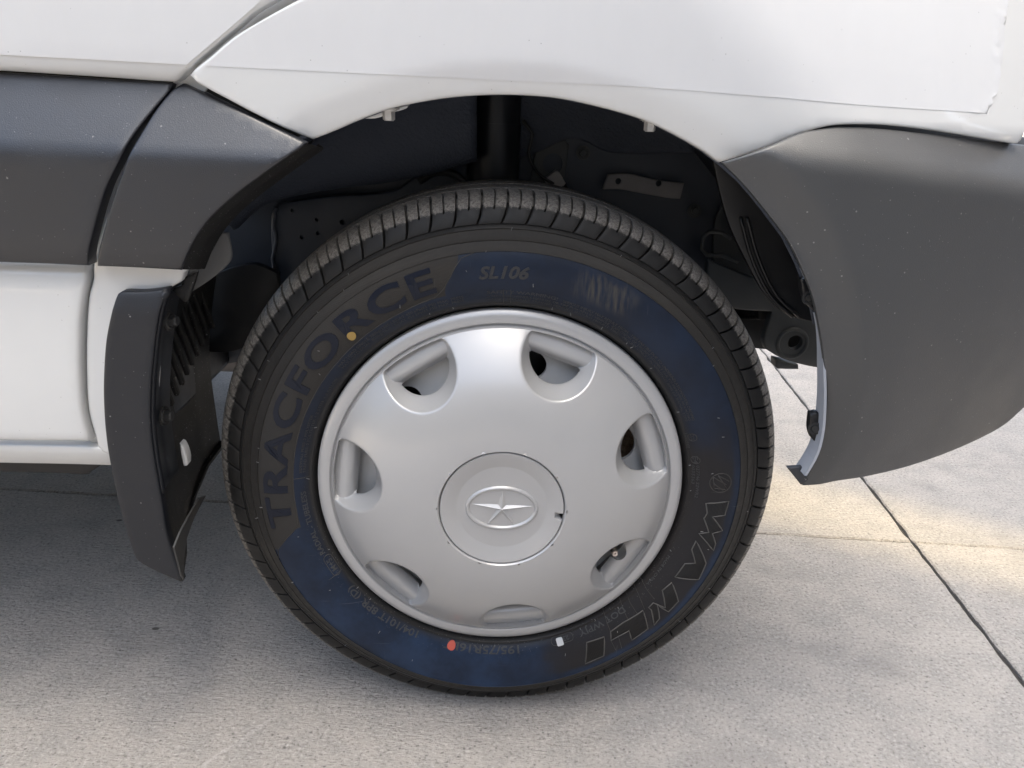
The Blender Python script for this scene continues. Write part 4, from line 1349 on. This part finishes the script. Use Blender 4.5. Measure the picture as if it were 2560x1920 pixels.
sidewall_disc('paint_dot', 0.2500, -42.7, 0.0049, 'yellow')['label'] = 'small round yellow balance mark'
sidewall_disc('paint_dot', 0.2310, -166.4, 0.0052, 'red')['label'] = 'small round red balance mark'
sidewall_disc('sticker', 0.2312, 158.8, 0.0042, 'sticker', square=True)['label'] = 'tiny white sticker on the sidewall'

# hubcap ----------------------------------------------------------------------
H0, HPITCH, NH = math.radians(18.6), 2 * PI / 7, 7
HC, HR, HCLIP = 0.1780, 0.0410, 0.1965
def dome(r):
    r = np.asarray(r, float)
    return -0.0600 + 0.0515 * np.clip((r - 0.055) / (0.1965 - 0.055), 0, 1) ** 2.35
def pocket_outline(step=0.0016):
    # circle about (HC, 0) limited to radius HCLIP, in local (rho, t); corners slightly rounded by sampling
    pts = []
    n = int(2 * PI * HR / step)
    for k in range(n):
        w = 2 * PI * k / n
        p = (HC + HR * math.cos(w), HR * math.sin(w))
        r = math.hypot(*p)
        if r > HCLIP:
            p = (p[0] * HCLIP / r, p[1] * HCLIP / r)
        pts.append(p)
    out = [pts[0]]
    for p in pts[1:]:
        if math.dist(p, out[-1]) > step * 0.4:
            out.append(p)
    return np.array(out)
PO = pocket_outline()
def loc2abs(P, a):
    """opening's own (rho, t) -> wheel (x, z), opening at angle a clockwise from the top"""
    P = np.asarray(P, float)
    return np.stack([P[:, 0] * math.sin(a) + P[:, 1] * math.cos(a), P[:, 0] * math.cos(a) - P[:, 1] * math.sin(a)], 1)
def build_hubcap():
    Rin, Rout = 0.0722, 0.1968
    H = np.array(PO)
    HS = [loc2abs(H, H0 + k * HPITCH) for k in range(NH)]
    O = np.array(circle2(0, 0, Rout, 420))
    I = np.array(circle2(0, 0, Rin, 150))
    G = []
    for r in np.arange(Rin + 0.0028, Rout - 0.002, 0.0028):
        m = max(4, int(2 * PI * r / 0.0030))
        for k in range(m):
            a = 2 * PI * (k + 0.5 * (int(r * 1e5) % 2)) / m
            G.append((r * math.cos(a), r * math.sin(a)))
    G = np.array(G)
    for h in HS:
        G = G[(~inside(G, h)) & (seg_dist(G, h) > 0.0022)]
    ER = 0.0030
    tn = np.roll(H, -1, 0) - np.roll(H, 1, 0)
    nr = np.stack([tn[:, 1], -tn[:, 0]], 1)
    nr /= np.linalg.norm(nr, axis=1)[:, None]
    rings = []
    for k in (0.1, 0.35, 0.7, 1.0):
        R = H + nr * ER * k
        R = R[(~inside(R, H)) & (np.hypot(R[:, 0], R[:, 1]) < Rout - 0.0006)]
        R = R[seg_dist(R, H) > ER * k * 0.9]
        rings += [loc2abs(R, H0 + j * HPITCH) for j in range(NH)]
    G = np.concatenate([G] + rings)
    V, F = triangulate(O, [I] + HS, G)
    r = np.hypot(V[:, 0], V[:, 1])
    y = dome(r)
    dd = np.full(len(V), 1.0)
    for h in HS:
        dd = np.minimum(dd, seg_dist(V, h))
    dd = np.clip(dd, 0, ER)
    roll = ER - np.sqrt(np.maximum(ER**2 - (ER - dd)**2, 0))
    y = y + roll * sstep(HCLIP - r, 0.000, 0.004)
    # pocket interior
    lo, hi = H.min(0), H.max(0)
    g = 0.0012
    gx, gz = np.meshgrid(np.arange(lo[0], hi[0], g), np.arange(lo[1], hi[1], g))
    gx[1::2] += g / 2
    G2 = np.stack([gx.ravel(), gz.ravel()], 1)
    G2 = G2[inside(G2, H)]
    G2 = G2[seg_dist(G2, H) > 0.0005]
    cuts = []
    for notch in (False, True):
        rc, ch = HR - 0.0085, 0.1685
        w0 = math.acos((ch - HC) / rc)
        D = [(HC + rc * math.cos(w), rc * math.sin(w)) for w in np.linspace(w0, 2 * PI - w0, 70)]
        tl = D[-1][1]
        edge_pts = [(ch, t) for t in np.linspace(tl, -tl, 40)[1:-1]]
        if notch:
            edge_pts = [(ch + (math.sqrt(max(0.0, 0.0115 ** 2 - (t + 0.004) ** 2)) if abs(t + 0.004) < 0.0115 else 0.0), t) for _, t in edge_pts]
        cuts.append(np.array(D + edge_pts))
    out = []
    for C in cuts:
        out.append(pocket_part(H, G2, C, ER))
    return (V, y, F), out
def pocket_part(H, G2, C, ER):
    G2 = G2[(~inside(G2, C)) & (seg_dist(G2, C) > 0.0004)]
    V2, F2 = triangulate(H, [C], G2)
    r2 = np.hypot(V2[:, 0], V2[:, 1])
    circ = HR - np.hypot(V2[:, 0] - HC, V2[:, 1])
    circ = np.maximum(circ, 0)
    funnel = dome(np.minimum(r2, HCLIP)) + ER * sstep(HCLIP - r2, 0.0, 0.004) + 2.3 * circ
    rho = V2[:, 0]
    w = np.clip((0.1965 - rho) / 0.0300, 0, 2)
    bar = 0.0005 - 0.0075 * np.sin(np.clip(w, 0, 1) * PI * 0.72) + 0.030 * np.maximum(0, w - 0.42) ** 2.0
    on_rim = sstep(r2, HCLIP - 0.003, HCLIP)
    y2 = np.minimum(funnel, bar)
    y2 = np.where(r2 > HCLIP - 1e-6, np.minimum(dome(np.minimum(r2, HCLIP)), y2), y2)
    # a short lip behind the cut edge gives the moulding its wall thickness
    n = len(V2)
    cnt = {(t[i], t[(i + 1) % 3]) for t in F2 for i in range(3)}
    on_cut = seg_dist(V2, C) < 1e-5
    F2 = [tuple(t) for t in F2]
    vs_, ys_ = [tuple(p) for p in V2], list(y2)
    mp = {}
    for a_, b_ in list(cnt):
        if (b_, a_) not in cnt and on_cut[a_] and on_cut[b_]:
            for i in (a_, b_):
                if i not in mp:
                    mp[i] = len(vs_)
                    vs_.append(tuple(V2[i])); ys_.append(y2[i] + 0.003)
            F2.append((b_, a_, mp[a_])); F2.append((b_, mp[a_], mp[b_]))
    return np.array(vs_), np.array(ys_), F2
def add_sector(bm_lists, V, y, F, ang0):
    vs, fs = bm_lists
    s = len(vs)
    c, sn = math.cos(ang0), math.sin(ang0)
    for (rho, t), yy in zip(V, y):
        # local: rho along the opening's axis (angle ang0 clockwise from the top), t clockwise
        x = rho * sn + t * c
        z = rho * c - t * sn
        vs.append((x, yy, z))
    for f in F:
        fs.append(tuple(int(i) + s for i in f))
vs, fs = [], []
(V1, y1, F1), POCK = build_hubcap()
vs += [(p[0], yy, p[1]) for p, yy in zip(V1, y1)]
fs += [tuple(int(i) for i in f) for f in F1]
for k in range(NH):
    add_sector((vs, fs), *POCK[1 if k == 2 else 0], H0 + k * HPITCH)     # one opening is notched for the valve
# outer bead and centre seat by revolution
def revolve_into(vs, fs, prof, n):
    s = len(vs)
    m = len(prof)
    for k in range(n):
        a = 2 * PI * k / n
        for r, y in prof:
            vs.append((r * math.sin(a), y, r * math.cos(a)))
    for k in range(n):
        l = (k + 1) % n
        for j in range(m - 1):
            fs.append((s + k * m + j, s + l * m + j, s + l * m + j + 1, s + k * m + j + 1))
revolve_into(vs, fs, [(0.1966, float(dome(0.1966)) + 0.0002), (0.1972, -0.0062), (0.1980, -0.0036), (0.1990, -0.0018), (0.2000, -0.0024), (0.2010, -0.0046), (0.2018, -0.0054), (0.2040, -0.0058), (0.2090, -0.0054), (0.2130, -0.0042), (0.2156, -0.0018), (0.2166, 0.0030), (0.2164, 0.0080), (0.2120, 0.0085)], 280)
revolve_into(vs, fs, [(0.0700, -0.0520), (0.0706, -0.0575), (0.0713, -0.0588), (0.0722, float(dome(0.0722)))], 160)
me = mesh('hubcap', vs, fs)
bm = bmesh.new(); bm.from_mesh(me)
bmesh.ops.remove_doubles(bm, verts=bm.verts[:], dist=0.00012)
bmesh.ops.recalc_face_normals(bm, faces=bm.faces[:])
up = sum(f.normal.y * f.calc_area() for f in bm.faces)
if up > 0:
    bmesh.ops.reverse_faces(bm, faces=bm.faces[:])
bm.to_mesh(me); bm.free()
hub = link('hubcap', me, 'silver', wheel)
me.set_sharp_from_angle(angle=math.radians(32))
hub['label'] = 'silver domed plastic wheel cover with seven openings'
# centre cap with its notch and the emblem
def cap_prof():
    return [(0.0694, -0.0480), (0.0696, -0.0572), (0.0688, -0.0582), (0.0670, -0.0580), (0.0600, -0.0560), (0.0520, -0.0536), (0.0510, -0.0533), (0.0500, -0.0532), (0.0300, -0.0533), (0.0, -0.0534)]
cp = cap_prof()
vs, fs = [], []
n, m = 144, len(cp) - 1
for k in range(n):
    a = 2 * PI * k / n
    for j in range(m):
        r, y = cp[j]
        da = math.degrees(a) - 95.5
        if j < 4 and abs(da) < 3.0:
            r = min(r, 0.0660); y = max(y, -0.0500) if j > 0 else y
        vs.append((r * math.sin(a), y, r * math.cos(a)))
vs.append((0, cp[-1][1], 0))
for k in range(n):
    l = (k + 1) % n
    for j in range(m - 1):
        fs.append((k * m + j, l * m + j, l * m + j + 1, k * m + j + 1))
    fs.append((k * m + m - 1, l * m + m - 1, n * m))
cme = mesh('centre_cap', vs, fs)
cap = link('centre_cap', cme, 'silver', wheel)
cme.set_sharp_from_angle(angle=math.radians(30))
bm = bmesh.new()
bmesh.ops.create_circle(bm, cap_ends=True, segments=64, radius=0.072, matrix=Matrix.Translation((0, -0.049, 0)) @ Matrix.Rotation(PI / 2, 4, 'X'))
bm_obj('cap_seat', bm, 'black', wheel)
# emblem: an oval ring and a five-pointed faceted star stretched into it
bm = bmesh.new()
n = 96
AX, AZ, ZO = 0.0388, 0.0254, -0.0007
ring = []
for k in range(n):
    a = 2 * PI * k / n
    cx, cz = AX * math.cos(a), AZ * math.sin(a)
    nx, nz = math.cos(a) / AX, math.sin(a) / AZ
    L = math.hypot(nx, nz); nx /= L; nz /= L
    ring.append([bm.verts.new((cx + nx * o_, -0.0532 - h_, ZO + cz + nz * o_)) for o_, h_ in ((-0.0028, -0.0003), (-0.0021, 0.0011), (-0.0008, 0.0021), (0.0006, 0.0021), (0.0019, 0.0011), (0.0027, -0.0003))])
for k in range(n):
    for j in range(5):
        bm.faces.new((ring[k][j], ring[k][j + 1], ring[(k + 1) % n][j + 1], ring[(k + 1) % n][j]))
tips = [(0.0006, 0.0232), (0.0356, 0.0042), (0.0165, -0.0226), (-0.0170, -0.0226), (-0.0352, 0.0050)]
inn = [(0.0048, 0.0044), (0.0056, -0.0022), (-0.0002, -0.0066), (-0.0058, -0.0018), (-0.0046, 0.0050)]
top = bm.verts.new((0.0, -0.0566, ZO))
tv = [bm.verts.new((x, -0.0541, z + ZO)) for x, z in tips]
iv = [bm.verts.new((x, -0.0530, z + ZO)) for x, z in inn]
for k in range(5):
    bm.faces.new((top, tv[k], iv[k]))
    bm.faces.new((top, iv[(k - 1) % 5], tv[k]))
eme = bpy.data.meshes.new('emblem')
bmesh.ops.recalc_face_normals(bm, faces=bm.faces[:])
bm.to_mesh(eme); bm.free()
emb = link('emblem', eme, 'silver', wheel)
eme.set_sharp_from_angle(angle=math.radians(28))
emb['label'] = 'embossed five-pointed star in an oval ring'
# steel rim behind the cover
RD = 0.034
O = circle2(0, 0, 0.176, 120)
hl = []
for k in range(6):
    a = math.radians(9 + k * 60)
    a_, b_ = 0.0185, 0.0235
    cx, cz = 0.149 * math.sin(a), 0.149 * math.cos(a)
    hl.append([(cx + a_ * math.cos(w) * math.sin(a) + b_ * math.sin(w) * math.cos(a), cz + a_ * math.cos(w) * math.cos(a) - b_ * math.sin(w) * math.sin(a)) for w in np.linspace(0, 2 * PI, 33)[:-1]])
rim = sheet('steel_rim', O, lambda x, z: 0.012 + 0.10 * np.maximum(0, np.hypot(x, z) - 0.10), 0.006, 'steel', wheel, edge=0.0, grid=0.007, holes=hl, smoothed=False)
lathe('rim_barrel', [(0.208, 0.004), (0.204, 0.008), (0.196, 0.014), (0.182, 0.022), (0.178, 0.05), (0.180, 0.14), (0.196, 0.165), (0.204, 0.17)], 120, 'steel', wheel, 40)
bm = bmesh.new()
bm_cyl(bm, (0, 0.062, 0), (0, 0.085, 0), 0.172, seg=96)
bm_cyl(bm, (0, 0.03, 0), (0, 0.062, 0), 0.075, seg=64)
bm_obj('brake_disc', bm, 'rust', wheel, auto=40)
bm = bmesh.new()
for aa in np.linspace(-66, 22, 10):
    a0_, a1_ = math.radians(aa), math.radians(aa + 10.5)
    bm_box(bm, (0.138 * math.sin(a0_), 0.056, 0.138 * math.cos(a0_)), (0.016, 0.012, 0.036), Matrix.Rotation(a0_, 3, 'Y'), 0.003)
bm_obj('brake_caliper', bm, 'black', wheel)
# valve stem in the notched opening
VP = (on_axis(d((1329, 1197)), 1, -0.012)[0] - AXLE)
bm = bmesh.new()
v0 = Vector(VP)
ax = Vector((0.02, -1, 0.10)).normalized()
bm_cyl(bm, v0 - ax * 0.030, v0 - ax * 0.008, 0.0046, 0.0040, 20)
bm_cyl(bm, v0 - ax * 0.009, v0 - ax * 0.001, 0.0040, 0.0040, 20)
bm_cyl(bm, v0 - ax * 0.001, v0, 0.0040, 0.0030, 20)
bm_cyl(bm, v0, v0 + ax * 0.0015, 0.0012, 0.0008, 12)
bm_obj('valve_stem', bm, 'brass', wheel, auto=30)
print('objects', len(bpy.data.objects))
